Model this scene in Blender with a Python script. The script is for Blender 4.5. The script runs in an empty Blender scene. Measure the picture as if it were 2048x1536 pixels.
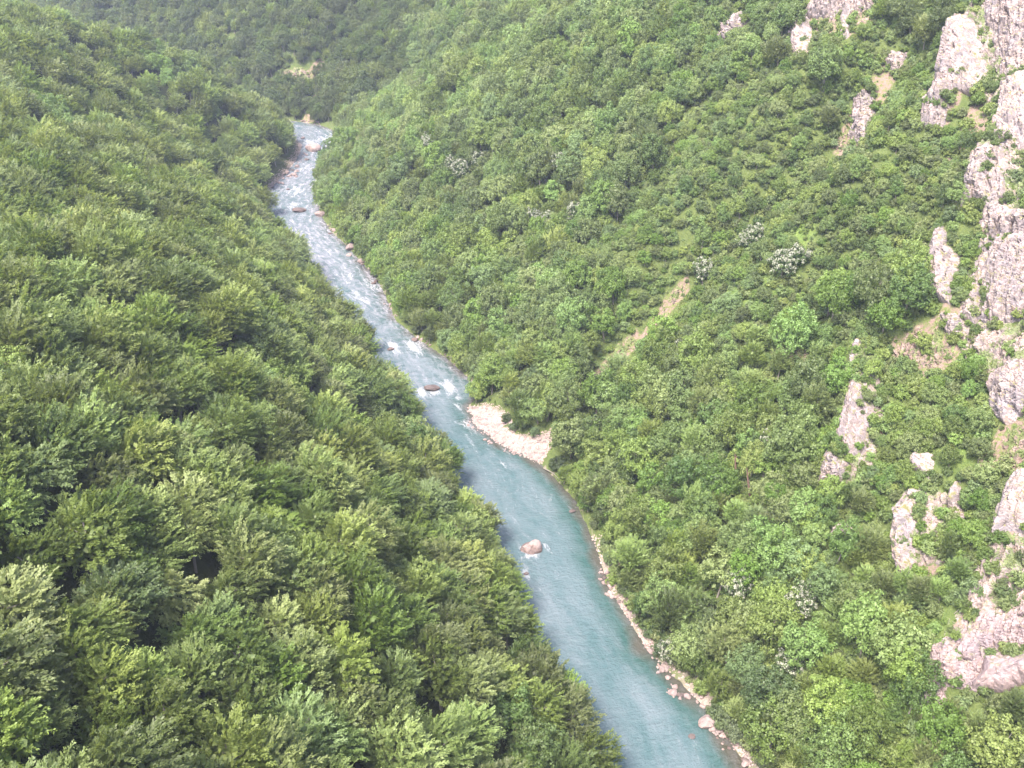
import bpy, math, random
import numpy as np
from mathutils import Vector, Matrix
random.seed(7)
RNG = np.random.default_rng(7)
scene = bpy.context.scene
COL = scene.collection

# ------------------------------------------------------------------ camera
CAM_H, PITCH, FPX = 172.0, math.radians(30.0), 1991.0
cam_data = bpy.data.cameras.new("camera")
cam_data.sensor_width = 36.0
cam_data.lens = FPX / 2048.0 * 36.0
cam_data.clip_start, cam_data.clip_end = 1.0, 6000.0
cam = bpy.data.objects.new("camera", cam_data)
cam.location = (0, 0, CAM_H)
cam.rotation_euler = (math.radians(90) - PITCH, 0, 0)
COL.objects.link(cam)
scene.camera = cam

# ------------------------------------------------------------------ sky, sun, exposure
SUN_EL, SUN_AZ = math.radians(61), math.radians(-146)      # azimuth from +Y, clockwise seen from above
sun_dir = Vector((math.sin(SUN_AZ) * math.cos(SUN_EL), math.cos(SUN_AZ) * math.cos(SUN_EL), math.sin(SUN_EL)))
world = bpy.data.worlds.new("World")
scene.world = world
world.use_nodes = True
wn = world.node_tree.nodes
wl = world.node_tree.links
wn.clear()
sky = wn.new("ShaderNodeTexSky")
sky.sky_type = 'NISHITA'
sky.sun_disc = False
sky.sun_elevation = SUN_EL
sky.sun_rotation = SUN_AZ
sky.altitude = 600
sky.air_density, sky.dust_density, sky.ozone_density = 0.9, 7.0, 0.5
bg = wn.new("ShaderNodeBackground")
bg.inputs[1].default_value = 0.13
wo = wn.new("ShaderNodeOutputWorld")
wl.new(sky.outputs[0], bg.inputs[0])
wl.new(bg.outputs[0], wo.inputs[0])
sun_data = bpy.data.lights.new("sun", 'SUN')
sun_data.energy = 2.4
sun_data.angle = math.radians(18)
sun_data.color = (1.0, 0.93, 0.86)
sun = bpy.data.objects.new("sun", sun_data)
sun.rotation_euler = sun_dir.to_track_quat('Z', 'Y').to_euler()
sun.location = (-200, -200, 600)
COL.objects.link(sun)
scene.view_settings.view_transform = 'Standard'
scene.view_settings.look = 'None'
scene.view_settings.exposure = 2.5
scene.view_settings.gamma = 1.0
scene.view_settings.use_curve_mapping = False
cy = scene.cycles
cy.max_bounces, cy.diffuse_bounces, cy.glossy_bounces = 6, 4, 2
cy.transmission_bounces, cy.transparent_max_bounces, cy.volume_bounces = 3, 4, 0
cy.use_denoising = True
cy.caustics_reflective = cy.caustics_refractive = False

# ------------------------------------------------------------------ numeric helpers
def hash3(ix, iy, iz, seed):
    h = (ix.astype(np.int64) * 374761393 + iy.astype(np.int64) * 668265263 + iz.astype(np.int64) * 2147483647 + seed * 974634777) & 0xFFFFFFFF
    h = ((h ^ (h >> 13)) * 1274126177) & 0xFFFFFFFF
    h = ((h ^ (h >> 16)) * 2246822519) & 0xFFFFFFFF
    return ((h ^ (h >> 15)) & 0xFFFFFF) / float(0xFFFFFF)

def vnoise(p, seed=0):
    p = np.asarray(p, float)
    f = np.floor(p); i = f.astype(np.int64); w = p - f
    w = w * w * w * (w * (w * 6 - 15) + 10)
    r = 0
    for a in (0, 1):
        for b in (0, 1):
            for c in (0, 1):
                k = np.abs(1 - a - w[:, 0]) * np.abs(1 - b - w[:, 1]) * np.abs(1 - c - w[:, 2])
                r = r + k * hash3(i[:, 0] + a, i[:, 1] + b, i[:, 2] + c, seed)
    return r * 2 - 1

def fbm(p, seed=0, octv=4, gain=0.5):
    p = np.asarray(p, float)
    a, r, t = 1.0, 0, 0
    for o in range(octv):
        r = r + a * vnoise(p * 2.0 ** o + 17.3 * o, seed + o); t += a; a *= gain
    return r / t

def worley(p, seed=0):
    """distances to the nearest two jittered cell points and the nearest cell's random value"""
    f = np.floor(p).astype(np.int64)
    d1 = np.full(len(p), 9.0); d2 = np.full(len(p), 9.0); cid = np.zeros(len(p))
    for a in (-1, 0, 1):
        for b in (-1, 0, 1):
            for c in (-1, 0, 1):
                ix, iy, iz = f[:, 0] + a, f[:, 1] + b, f[:, 2] + c
                q = np.stack([ix + hash3(ix, iy, iz, seed), iy + hash3(ix, iy, iz, seed + 1), iz + hash3(ix, iy, iz, seed + 2)], 1)
                d = np.sqrt(((q - p) ** 2).sum(1))
                near = d < d1
                d2 = np.where(near, d1, np.minimum(d2, d)); cid = np.where(near, hash3(ix, iy, iz, seed + 5), cid); d1 = np.where(near, d, d1)
    return d1, d2, cid

def sstep(a, b, x):
    t = np.clip((x - a) / (b - a), 0, 1)
    return t * t * (3 - 2 * t)

def seg_dist(P, poly, closed=False):
    """distance of the points P (n,2) to a polyline"""
    poly = np.asarray(poly, float)
    if closed: poly = np.vstack([poly, poly[:1]])
    best = np.full(len(P), 1e9)
    for a, b in zip(poly[:-1], poly[1:]):
        ab = b - a
        t = np.clip(((P - a) @ ab) / max(ab @ ab, 1e-9), 0, 1)
        best = np.minimum(best, np.hypot(P[:, 0] - a[0] - t * ab[0], P[:, 1] - a[1] - t * ab[1]))
    return best

def inside(P, poly):
    poly = np.asarray(poly, float)
    r = np.zeros(len(P), bool)
    x, y = P[:, 0], P[:, 1]
    j = len(poly) - 1
    for i in range(len(poly)):
        (xi, yi), (xj, yj) = poly[i], poly[j]
        if yi != yj:
            r ^= ((yi > y) != (yj > y)) & (x < (xj - xi) * (y - yi) / (yj - yi) + xi)
        j = i
    return r

def signed(P, poly):
    """positive inside"""
    d = seg_dist(P, poly, True)
    return np.where(inside(P, poly), d, -d)

# ------------------------------------------------------------------ the river: pairs of points on its two banks, metres
PAIRS = [((62, 20), (95, 30)), ((36, 85), (68, 95)), ((18, 128), (49, 139)), ((16, 144), (42, 156)), ((9, 166), (32, 172)), ((1.5, 186), (25, 193)),
         ((-3.5, 204), (22, 213)), ((-14, 224), (18, 231)), ((-17, 239), (9, 249)), ((-22, 250), (-3.7, 260)), ((-30, 266), (-12, 272)), ((-35, 276), (-14.8, 283)),
         ((-40, 286), (-11, 291)), ((-44, 297), (-14.6, 301)), ((-49, 311), (-24, 317)), ((-57, 328), (-35, 331)), ((-64, 345), (-45.5, 348)), ((-77, 368), (-52, 371)),
         ((-84, 381), (-57, 386)), ((-93, 403), (-67, 407)), ((-102, 420), (-76, 425)), ((-112, 440), (-86, 443)), ((-120, 462), (-95, 467)), ((-126, 487), (-100, 495)),
         ((-126, 508), (-103, 510)), ((-123, 529), (-103, 532)), ((-122, 559), (-101, 562)), ((-124, 580), (-103, 588)), ((-132, 597), (-108, 608)), ((-141, 606), (-121, 624)),
         ((-155, 612), (-135, 631)), ((-185, 622), (-165, 644)), ((-260, 662), (-245, 690)), ((-420, 745), (-410, 772)), ((-700, 830), (-700, 860))]
LB = np.array([p[0] for p in PAIRS], float)
RB = np.array([p[1] for p in PAIRS], float)
WATER = np.vstack([LB, RB[::-1]])
L0 = np.vstack([[(150, -160)], LB])
R0 = np.vstack([[(185, -150)], RB])

LEFT_GULLY = np.array([(-124, 488), (-150, 500), (-185, 500), (-240, 480)], float)

def ground_z(P):
    """height of the ground, metres above the water"""
    P = np.asarray(P, float)
    dl, dr = seg_dist(P, L0), seg_dist(P, R0)
    wet = inside(P, np.vstack([L0, R0[::-1]]))
    left = dl < dr
    zl = np.interp(dl, [0, 1.5, 5, 20, 60, 100, 150, 300, 900], [0, .7, 3, 15.5, 51, 77, 89, 106, 140])
    zr = np.interp(dr, [0, 1.5, 4, 15, 60, 120, 200, 330, 900], [0, .6, 1.8, 9, 45, 96, 170, 250, 300])
    p3 = np.column_stack([P, np.zeros(len(P))])
    amp = np.where(left, dl, dr)
    big = fbm(p3 / 75.0, 3, 3)
    mid = fbm(p3 / 22.0, 11, 3)
    z = np.where(left, zl, zr) + big * np.where(left, np.clip(amp * 0.16, 0, 12), np.clip(amp * 0.12, 0, 10)) + mid * np.clip(amp * 0.06, 0, 2.6)
    # ribs and draws running down the right-hand wall
    s = P[:, 1] * 0.93 - P[:, 0] * 0.36
    rib = np.abs(((s + 9 * vnoise(p3 / 40, 21)) / 46.0) % 1.0 - 0.5) * 4 - 1
    z = z + np.where(left, 0, rib * np.clip((dr - 30) * 0.05, 0, 4.0))
    g = seg_dist(P, LEFT_GULLY); z = z - 19.0 * np.exp(-(g / 17.0) ** 2) * sstep(3, 40, dl) * left
    return np.where(wet, -0.25 - 0.5 * np.clip(np.minimum(dl, dr), 0, 5) * 0.5, z)

def axis(parts):
    out = []
    for a, b, st in parts:
        out.append(np.arange(a, b, st))
    return np.concatenate(out + [[parts[-1][1]]])
GX = axis([(-1300, -700, 40), (-700, -340, 8), (-340, 260, 2), (260, 480, 8), (480, 1300, 40)])
GY = axis([(-260, 40, 12), (40, 560, 2), (560, 820, 3), (820, 1100, 8), (1100, 2000, 50)])
MX, MY = np.meshgrid(GX, GY)
FLAT = np.column_stack([MX.ravel(), MY.ravel()])
GZ = ground_z(FLAT).reshape(MX.shape)

def zat(P):
    P = np.asarray(P, float).reshape(-1, 2)
    ix = np.clip(np.searchsorted(GX, P[:, 0]) - 1, 0, len(GX) - 2)
    iy = np.clip(np.searchsorted(GY, P[:, 1]) - 1, 0, len(GY) - 2)
    fx = np.clip((P[:, 0] - GX[ix]) / (GX[ix + 1] - GX[ix]), 0, 1)
    fy = np.clip((P[:, 1] - GY[iy]) / (GY[iy + 1] - GY[iy]), 0, 1)
    return (GZ[iy, ix] * (1 - fx) + GZ[iy, ix + 1] * fx) * (1 - fy) + (GZ[iy + 1, ix] * (1 - fx) + GZ[iy + 1, ix + 1] * fx) * fy

SP, CP = math.sin(PITCH), math.cos(PITCH)
def spot(pix, drop=0.0):
    """where the sight lines through photograph pixels meet the ground: (n,3) world points"""
    pix = np.asarray(pix, float).reshape(-1, 2)
    a = (pix[:, 0] - 1024) / FPX; v = (768 - pix[:, 1]) / FPX
    d = np.stack([a, CP + v * SP, -SP + v * CP], 1)
    o = np.array([0, 0, CAM_H])
    t = np.full(len(pix), 60.0); done = np.zeros(len(pix), bool)
    while not done.all() and t.max() < 1800:
        q = o + t[:, None] * d
        done |= q[:, 2] <= np.maximum(zat(q[:, :2]) - drop, 0)
        t = np.where(done, t, t + np.maximum(0.6, t * 0.002))
    lo = t - np.maximum(0.6, t * 0.0021); hi = t.copy()
    for _ in range(12):
        m = (lo + hi) / 2
        q = o + m[:, None] * d
        under = q[:, 2] <= np.maximum(zat(q[:, :2]) - drop, 0)
        hi = np.where(under, m, hi); lo = np.where(under, lo, m)
    return o + hi[:, None] * d

def seen_at(P):
    """photograph pixel and depth of world points"""
    P = np.asarray(P, float)
    x, y, z = P[:, 0], P[:, 1], P[:, 2] - CAM_H
    dep = y * CP - z * SP
    return 1024 + FPX * x / np.maximum(dep, 1), 768 - FPX * (y * SP + z * CP) / np.maximum(dep, 1), dep

# draws and spurs of the valley walls: photograph line, depth (+ raises), half width
DRAWS = [([(1092, 900), (1112, 868), (1185, 785), (1272, 692), (1375, 575), (1500, 462), (1600, 380), (1690, 292), (1760, 190), (1790, 110), (1830, -10)], -15.0, 15.0),
         ([(672, 275), (780, 222), (920, 130), (1080, 30), (1150, -10)], -12.0, 17.0),
         ([(612, 242), (625, 215), (645, 175), (690, 100), (760, 20)], -12.0, 15.0),
         ([(830, 650), (960, 560), (1110, 430), (1290, 290), (1430, 150)], -7.0, 15.0),
         ([(960, 800), (1090, 690), (1230, 560), (1370, 420)], 5.0, 13.0), ([(700, 420), (880, 330), (1080, 200), (1250, 60)], 6.0, 20.0),
         ([(1965, -10), (1890, 150), (1850, 235)], 5.0, 6.0), ([(2120, 60), (1965, 320), (1905, 470), (1864, 570), (1882, 640)], 6.0, 6.0),
         ([(1775, 660), (1724, 685), (1698, 840), (1650, 950)], 5.5, 5.5), ([(1900, 920), (1818, 1010), (1797, 1120)], 4.0, 5.0),
         ([(2120, 850), (2005, 1040), (1935, 1190), (1888, 1300), (1870, 1400)], 5.0, 5.5), ([(1420, 830), (1480, 640), (1600, 480), (1760, 300)], 5.0, 12.0)]
lines = [spot(p, -d * 0.85 if d < 0 else 0)[:, :2] for p, d, w in DRAWS]
DRR = seg_dist(FLAT, R0)
gz = GZ.ravel().copy()
for ln, (p, d, w) in zip(lines, DRAWS):
    g = seg_dist(FLAT, ln)
    gz = gz + np.where(gz > 0.3, d * np.exp(-(g / w) ** 2) * sstep(2, 38, DRR), 0)
GZ = np.where(GZ.ravel() > 0.3, np.maximum(gz, 0.4), gz).reshape(MX.shape)

def area_of(pix):
    q = [(x + 70 if x >= 2055 else x, y) for x, y in pix]
    return spot(q)[:, :2]

# ------------------------------------------------------------------ blender helpers
def tag(o, label=None, category=None, group=None, kind=None):
    if label: o['label'] = label
    if category: o['category'] = category
    if group: o['group'] = group
    if kind: o['kind'] = kind
    return o

def mesh_of(name, verts, faces, mat=None, smooth=False, attrs=None):
    me = bpy.data.meshes.new(name)
    verts = np.asarray(verts, np.float32); faces = np.asarray(faces, np.int32)
    n = faces.shape[1]
    me.vertices.add(len(verts)); me.vertices.foreach_set("co", verts.ravel())
    me.loops.add(faces.size); me.loops.foreach_set("vertex_index", faces.ravel())
    me.polygons.add(len(faces)); me.polygons.foreach_set("loop_start", np.arange(0, faces.size, n, dtype=np.int32))
    me.polygons.foreach_set("use_smooth", np.full(len(faces), smooth, bool))
    me.update(calc_edges=True)
    for k, (typ, dom, val) in (attrs or {}).items():
        a = me.attributes.new(k, typ, dom)
        a.data.foreach_set("color" if typ == 'FLOAT_COLOR' else "vector" if typ in ('FLOAT_VECTOR', 'FLOAT2') else "value", np.asarray(val, np.float32 if typ != 'INT' else np.int32).ravel())
    if mat: me.materials.append(mat)
    return me

def link(name, data, parent=None):
    o = bpy.data.objects.new(name, data)
    COL.objects.link(o)
    if parent: o.parent = parent
    return o

class Mat:
    def __init__(self, name):
        self.m = bpy.data.materials.new(name); self.m.use_nodes = True
        self.t = self.m.node_tree; self.t.nodes.clear()
        self.out = self.t.nodes.new("ShaderNodeOutputMaterial")
    def n(self, typ, _in=None, **kw):
        x = self.t.nodes.new(typ)
        for k, v in kw.items(): setattr(x, k, v)
        for k, v in (_in or {}).items(): self.set(x, k, v)
        return x
    def set(self, x, k, v):
        s = x.inputs[k]
        if isinstance(v, bpy.types.NodeSocket): self.t.links.new(v, s)
        elif isinstance(v, bpy.types.Node): self.t.links.new(v.outputs[0], s)
        else: s.default_value = v
    def noise(self, vec, scale, detail=3.0, rough=0.55):
        return self.n("ShaderNodeTexNoise", {"Vector": vec, "Scale": scale, "Detail": detail, "Roughness": rough}).outputs[0]
    def math(self, op, a, b=0.0, c=None, clamp=False):
        x = self.n("ShaderNodeMath", {0: a, 1: b}, operation=op, use_clamp=clamp)
        if c is not None: self.set(x, 2, c)
        return x.outputs[0]
    def ramp(self, f, stops):
        x = self.n("ShaderNodeValToRGB", {0: f})
        e = x.color_ramp.elements
        while len(e) < len(stops): e.new(0.5)
        for i, (p, c) in enumerate(stops): e[i].position = p; e[i].color = (*c, 1) if len(c) == 3 else c
        return x.outputs[0]
    def mix(self, f, a, b, blend='MIX'):
        x = self.n("ShaderNodeMix", data_type='RGBA', blend_type=blend)
        self.set(x, 0, f)
        for i, v in ((6, a), (7, b)):
            self.set(x, i, (*v, 1) if isinstance(v, tuple) and len(v) == 3 else v)
        return x.outputs[2]
    def mapr(self, f, a, b, c=0.0, d=1.0):
        return self.n("ShaderNodeMapRange", {0: f, 1: a, 2: b, 3: c, 4: d}).outputs[0]
    def attr(self, name, out="Fac"):
        return self.n("ShaderNodeAttribute", attribute_name=name).outputs[out]
    def pos(self): return self.n("ShaderNodeNewGeometry").outputs["Position"]
    def surface(self, s):
        self.t.links.new(s.outputs[0] if isinstance(s, bpy.types.Node) else s, self.out.inputs[0]); return self.m

# ------------------------------------------------------------------ materials
def leaf_material(name, dark, light, fresh, spread=1.0, translucent=0.42, rough=0.5):
    """leaves: colour varies by spray, by tree and by stand"""
    k = Mat(name)
    tint = k.attr("tint")
    oi = k.n("ShaderNodeObjectInfo")
    rnd = oi.outputs["Random"]
    sep = k.n("ShaderNodeSeparateColor", {0: oi.outputs["Color"]})
    own, deep = sep.outputs[0], sep.outputs[1]                                      # deep: leaf value multiplier that paints shade into a whole stand
    #       # a single tree's own shade, where it has one
    shade = k.mix(k.math('LESS_THAN', own, 1.5), rnd, own)
    stand = k.noise(k.pos(), 0.018, 2.0)
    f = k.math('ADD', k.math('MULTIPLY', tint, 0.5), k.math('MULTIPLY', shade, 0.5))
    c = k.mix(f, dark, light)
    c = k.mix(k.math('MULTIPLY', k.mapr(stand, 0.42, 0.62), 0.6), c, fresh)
    stand2 = k.noise(k.n("ShaderNodeVectorMath", {0: k.pos(), 1: (310.0, 140.0, 0.0)}, operation='ADD').outputs[0], 0.027, 3.0)
    cool = k.n("ShaderNodeHueSaturation", {"Hue": 0.52, "Saturation": 0.9, "Value": 0.85, "Color": c})
    c = k.mix(k.math('MULTIPLY', k.mapr(stand2, 0.50, 0.64), 0.30), c, cool.outputs[0])
    hsv = k.n("ShaderNodeHueSaturation", {"Hue": k.mapr(k.math('FRACT', k.math('MULTIPLY', rnd, 7.31)), 0, 1, 0.5 - .022 * spread, 0.5 + .018 * spread),
                                         "Saturation": k.mapr(k.math('FRACT', k.math('MULTIPLY', rnd, 3.77)), 0, 1, 0.78, 1.06),
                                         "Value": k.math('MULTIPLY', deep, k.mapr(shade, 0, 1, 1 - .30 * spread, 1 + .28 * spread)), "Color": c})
    p = k.n("ShaderNodeBsdfPrincipled", {"Base Color": hsv, "Roughness": rough, "Specular IOR Level": 0.35})
    t = k.n("ShaderNodeBsdfTranslucent", {0: k.mix(0.55, hsv.outputs[0], (0.30, 0.36, 0.06))})
    return k.surface(k.n("ShaderNodeMixShader", {0: translucent, 1: p.outputs[0], 2: t.outputs[0]}))

M_BEECH = leaf_material("beech_leaves", (0.068, 0.108, 0.024), (0.190, 0.240, 0.066), (0.146, 0.208, 0.044))
M_BROAD = leaf_material("broad_leaves", (0.058, 0.104, 0.024), (0.165, 0.226, 0.060), (0.135, 0.208, 0.042))
M_SHRUB = leaf_material("shrub_leaves", (0.070, 0.112, 0.028), (0.165, 0.215, 0.062), (0.138, 0.203, 0.046))
M_WILLOW = leaf_material("willow_leaves", (0.055, 0.085, 0.035), (0.105, 0.140, 0.065), (0.085, 0.125, 0.050))

def flower_material():
    k = Mat("blossom")
    tint = k.attr("tint")
    c = k.mix(k.mapr(tint, 0.35, 0.65), (0.075, 0.115, 0.040), (0.27, 0.275, 0.215))
    p = k.n("ShaderNodeBsdfPrincipled", {"Base Color": c, "Roughness": 0.7, "Specular IOR Level": 0.2})
    t = k.n("ShaderNodeBsdfTranslucent", {0: c})
    return k.surface(k.n("ShaderNodeMixShader", {0: 0.25, 1: p.outputs[0], 2: t.outputs[0]}))
M_FLOWER = flower_material()

def bark_material(name, a, b):
    k = Mat(name)
    n = k.noise(k.pos(), 3.0, 4.0)
    p = k.n("ShaderNodeBsdfPrincipled", {"Base Color": k.mix(n, a, b), "Roughness": 0.9})
    k.set(p, "Normal", k.n("ShaderNodeBump", {"Strength": 0.5, "Distance": 0.05, "Height": n}))
    return k.surface(p)
M_BARK = bark_material("bark", (0.10, 0.085, 0.07), (0.20, 0.18, 0.155))
M_DEAD = bark_material("dead_wood", (0.10, 0.055, 0.04), (0.20, 0.12, 0.095))

def rock_material(name, pale, grey, stain, scale=1.0, grass=0.0, tuft=0.0):
    k = Mat(name)
    pos = k.pos()
    st = k.n("ShaderNodeMapping", {"Vector": pos, "Scale": (1.0, 1.0, 0.35), "Rotation": (0.25, 0.35, 0.0)}).outputs[0]
    n1 = k.noise(pos, 0.16 * scale, 5.0, 0.6)
    n2 = k.noise(st, 0.9 * scale, 6.0, 0.65)
    n3 = k.noise(pos, 3.0 * scale, 4.0, 0.6)
    c = k.mix(k.mapr(n1, 0.38, 0.62), pale, grey)
    c = k.mix(k.mapr(n2, 0.52, 0.74), c, stain)
    v = k.n("ShaderNodeTexVoronoi", {"Vector": st, "Scale": 0.55 * scale}, feature='DISTANCE_TO_EDGE').outputs[0]
    crack = k.mapr(v, 0.0, 0.045, 1.0, 0.0)
    crack = k.math('MULTIPLY', crack, k.mapr(n2, 0.4, 0.6))
    c = k.mix(k.math('MULTIPLY', crack, 0.6), c, (0.05, 0.04, 0.04))
    drip = k.noise(k.n("ShaderNodeMapping", {"Vector": pos, "Scale": (0.9, 0.9, 0.07)}).outputs[0], 1.0 * scale, 4.0, 0.6)
    c = k.mix(k.math('MULTIPLY', k.mapr(drip, 0.55, 0.70), 0.5), c, (0.125, 0.112, 0.120))      # dark water stains
    c = k.mix(0.5, c, k.mix(n3, (0.15, 0.13, 0.13), (0.9, 0.88, 0.9)), 'OVERLAY')
    if grass > 0:                                     # grass on the ledges: faces that look up
        up = k.n("ShaderNodeSeparateXYZ", {0: k.n("ShaderNodeNewGeometry").outputs["Normal"]}).outputs[2]
        g = k.math('MULTIPLY', k.mapr(up, 0.30, 0.62), k.mapr(k.noise(pos, 0.7 * scale, 5.0, 0.7), 0.5, 0.6), clamp=True)
        c = k.mix(k.math('MULTIPLY', g, grass), c, k.mix(n3, (0.075, 0.095, 0.025), (0.17, 0.14, 0.065)))
    if tuft > 0:
        tn = k.math('ADD', k.noise(pos, 0.55, 5.0, 0.75), k.math('MULTIPLY', k.math('SUBTRACT', n1, 0.5), 0.8))
        c = k.mix(k.math('MULTIPLY', k.mapr(tn, 0.47, 0.54), tuft), c, k.mix(n3, (0.045, 0.085, 0.018), (0.13, 0.155, 0.05)))
    p = k.n("ShaderNodeBsdfPrincipled", {"Base Color": c, "Roughness": 0.88, "Specular IOR Level": 0.25})
    h = k.math('SUBTRACT', k.math('ADD', k.math('MULTIPLY', n2, 0.7), k.math('MULTIPLY', n3, 0.35)), k.math('MULTIPLY', crack, 0.3))
    k.set(p, "Normal", k.n("ShaderNodeBump", {"Strength": 0.8, "Distance": 0.35 / scale, "Height": h}))
    return k.surface(p)
M_ROCK = rock_material("limestone", (0.240, 0.198, 0.186), (0.182, 0.160, 0.166), (0.185, 0.132, 0.10), 1.0, 1.0)
M_SLAB = rock_material("pink_limestone", (0.235, 0.182, 0.176), (0.19, 0.155, 0.162), (0.195, 0.132, 0.105), 0.7, 0.6)
M_LEDGE = rock_material("stony_ledge", (0.20, 0.150, 0.130), (0.15, 0.110, 0.090), (0.125, 0.082, 0.058), 1.3, 0.6, 0.85)
M_CLIFF = rock_material("grassy_limestone", (0.222, 0.180, 0.165), (0.170, 0.146, 0.146), (0.175, 0.122, 0.09), 1.0, 0.6, 0.8)
M_BOULDER = rock_material("boulder_stone", (0.215, 0.168, 0.152), (0.15, 0.12, 0.116), (0.14, 0.09, 0.07), 1.4)
M_GRAVEL = rock_material("gravel_stone", (0.29, 0.235, 0.212), (0.225, 0.18, 0.163), (0.205, 0.142, 0.115), 2.0)
M_WETROCK = rock_material("wet_stone", (0.105, 0.075, 0.066), (0.070, 0.056, 0.053), (0.06, 0.04, 0.032), 1.4)

def ground_material():
    k = Mat("forest_floor")
    pos = k.pos()
    m = k.n("ShaderNodeSeparateColor", {0: k.attr("cover", "Color")})
    tan, gravel, grass = m.outputs[0], m.outputs[1], m.outputs[2]
    n1, n2, n3 = k.noise(pos, 0.12, 5.0, 0.6), k.noise(pos, 0.8, 5.0, 0.65), k.noise(pos, 3.5, 3.0, 0.7)
    base = k.mix(n2, (0.030, 0.040, 0.014), (0.075, 0.085, 0.030))
    gr = k.mix(k.mapr(k.math('ADD', k.math('MULTIPLY', n2, 0.5), k.math('MULTIPLY', n3, 0.5)), 0.35, 0.65), (0.030, 0.062, 0.012), (0.125, 0.165, 0.045))
    c = k.mix(grass, base, gr)
    dry = k.mix(n3, (0.115, 0.078, 0.060), (0.205, 0.150, 0.130))
    dry = k.mix(k.mapr(n2, 0.46, 0.60), dry, k.mix(n3, (0.06, 0.09, 0.022), (0.12, 0.125, 0.045)))
    c = k.mix(k.mapr(k.math('ADD', tan, k.math('MULTIPLY', k.math('SUBTRACT', n1, 0.5), 0.9)), 0.35, 0.6), c, dry)
    vor = k.n("ShaderNodeTexVoronoi", {"Vector": pos, "Scale": 1.7}).outputs["Color"]
    vv = k.n("ShaderNodeSeparateColor", {0: vor}).outputs[0]
    gv = k.mix(vv, (0.17, 0.132, 0.118), (0.28, 0.23, 0.208))
    c = k.mix(k.mapr(gravel, 0.4, 0.6), c, gv)
    p = k.n("ShaderNodeBsdfPrincipled", {"Base Color": c, "Roughness": 0.95, "Specular IOR Level": 0.15})
    k.set(p, "Normal", k.n("ShaderNodeBump", {"Strength": 0.9, "Distance": 0.5, "Height": k.math('ADD', n2, k.math('MULTIPLY', n3, 0.4))}))
    return k.surface(p)
M_GROUND = ground_material()

def water_material():
    k = Mat("river_water")
    uv = k.attr("flow", "Vector")
    foam, depth = k.attr("foam"), k.attr("deep")
    def flow(sx, sy, sc, det, rough=0.6):
        mp = k.n("ShaderNodeMapping", {"Vector": uv, "Scale": (sx, sy, 1)}).outputs[0]
        return k.noise(mp, sc, det, rough)
    warp = k.n("ShaderNodeTexNoise", {"Vector": uv, "Scale": 0.12, "Detail": 2.0}).outputs["Color"]
    wuv = k.n("ShaderNodeVectorMath", {0: uv, 1: k.n("ShaderNodeVectorMath", {0: warp, 1: (5, 5, 0)}, operation='MULTIPLY')}, operation='ADD').outputs[0]
    streak = k.noise(k.n("ShaderNodeMapping", {"Vector": wuv, "Scale": (0.16, 0.55, 1)}).outputs[0], 1.0, 6.0, 0.65)
    fine = flow(0.9, 1.7, 1.0, 4.0)
    ripple = flow(1.3, 0.7, 1.0, 4.0, 0.6)
    broad = flow(0.03, 0.10, 1.0, 3.0)
    body = k.mix(k.mapr(depth, 0.0, 0.30), (0.036, 0.034, 0.022), (0.020, 0.052, 0.047))
    body = k.mix(k.mapr(depth, 0.35, 1.0), body, k.mix(k.mapr(broad, 0.36, 0.64), (0.034, 0.068, 0.071), (0.072, 0.098, 0.107)))
    mid = k.noise(k.n("ShaderNodeMapping", {"Vector": wuv, "Scale": (0.45, 0.28, 1)}).outputs[0], 1.0, 5.0, 0.65)
    air_sheen = k.attr("air_sheen")
    body = k.mix(k.math('MULTIPLY', air_sheen, k.mapr(k.math('ADD', streak, k.math('MULTIPLY', mid, 0.8)), 0.74, 1.10, 0.10, 1.0), clamp=True), body, (0.185, 0.182, 0.210))  # pale tone: aeration plus sky reflection and ripple glints painted into the colour
    f = k.math('ADD', foam, k.math('MULTIPLY', k.math('SUBTRACT', streak, 0.5), 1.5))
    f = k.math('ADD', f, k.math('MULTIPLY', k.math('SUBTRACT', fine, 0.5), 0.7))
    f = k.mapr(f, 0.24, 0.92)
    c = k.mix(f, body, (0.29, 0.292, 0.312))
    p = k.n("ShaderNodeBsdfPrincipled", {"Base Color": c, "Roughness": k.mapr(f, 0, 1, 0.10, 0.7), "IOR": 1.333, "Specular IOR Level": 0.5})
    h = k.math('ADD', k.math('MULTIPLY', mid, 0.7), k.math('ADD', k.math('MULTIPLY', ripple, 0.4), k.math('MULTIPLY', fine, 0.15)))
    k.set(p, "Normal", k.n("ShaderNodeBump", {"Strength": k.mapr(foam, 0, 0.5, 0.55, 1.0), "Distance": 1.6, "Height": h}))
    return k.surface(p)
M_WATER = water_material()

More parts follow.
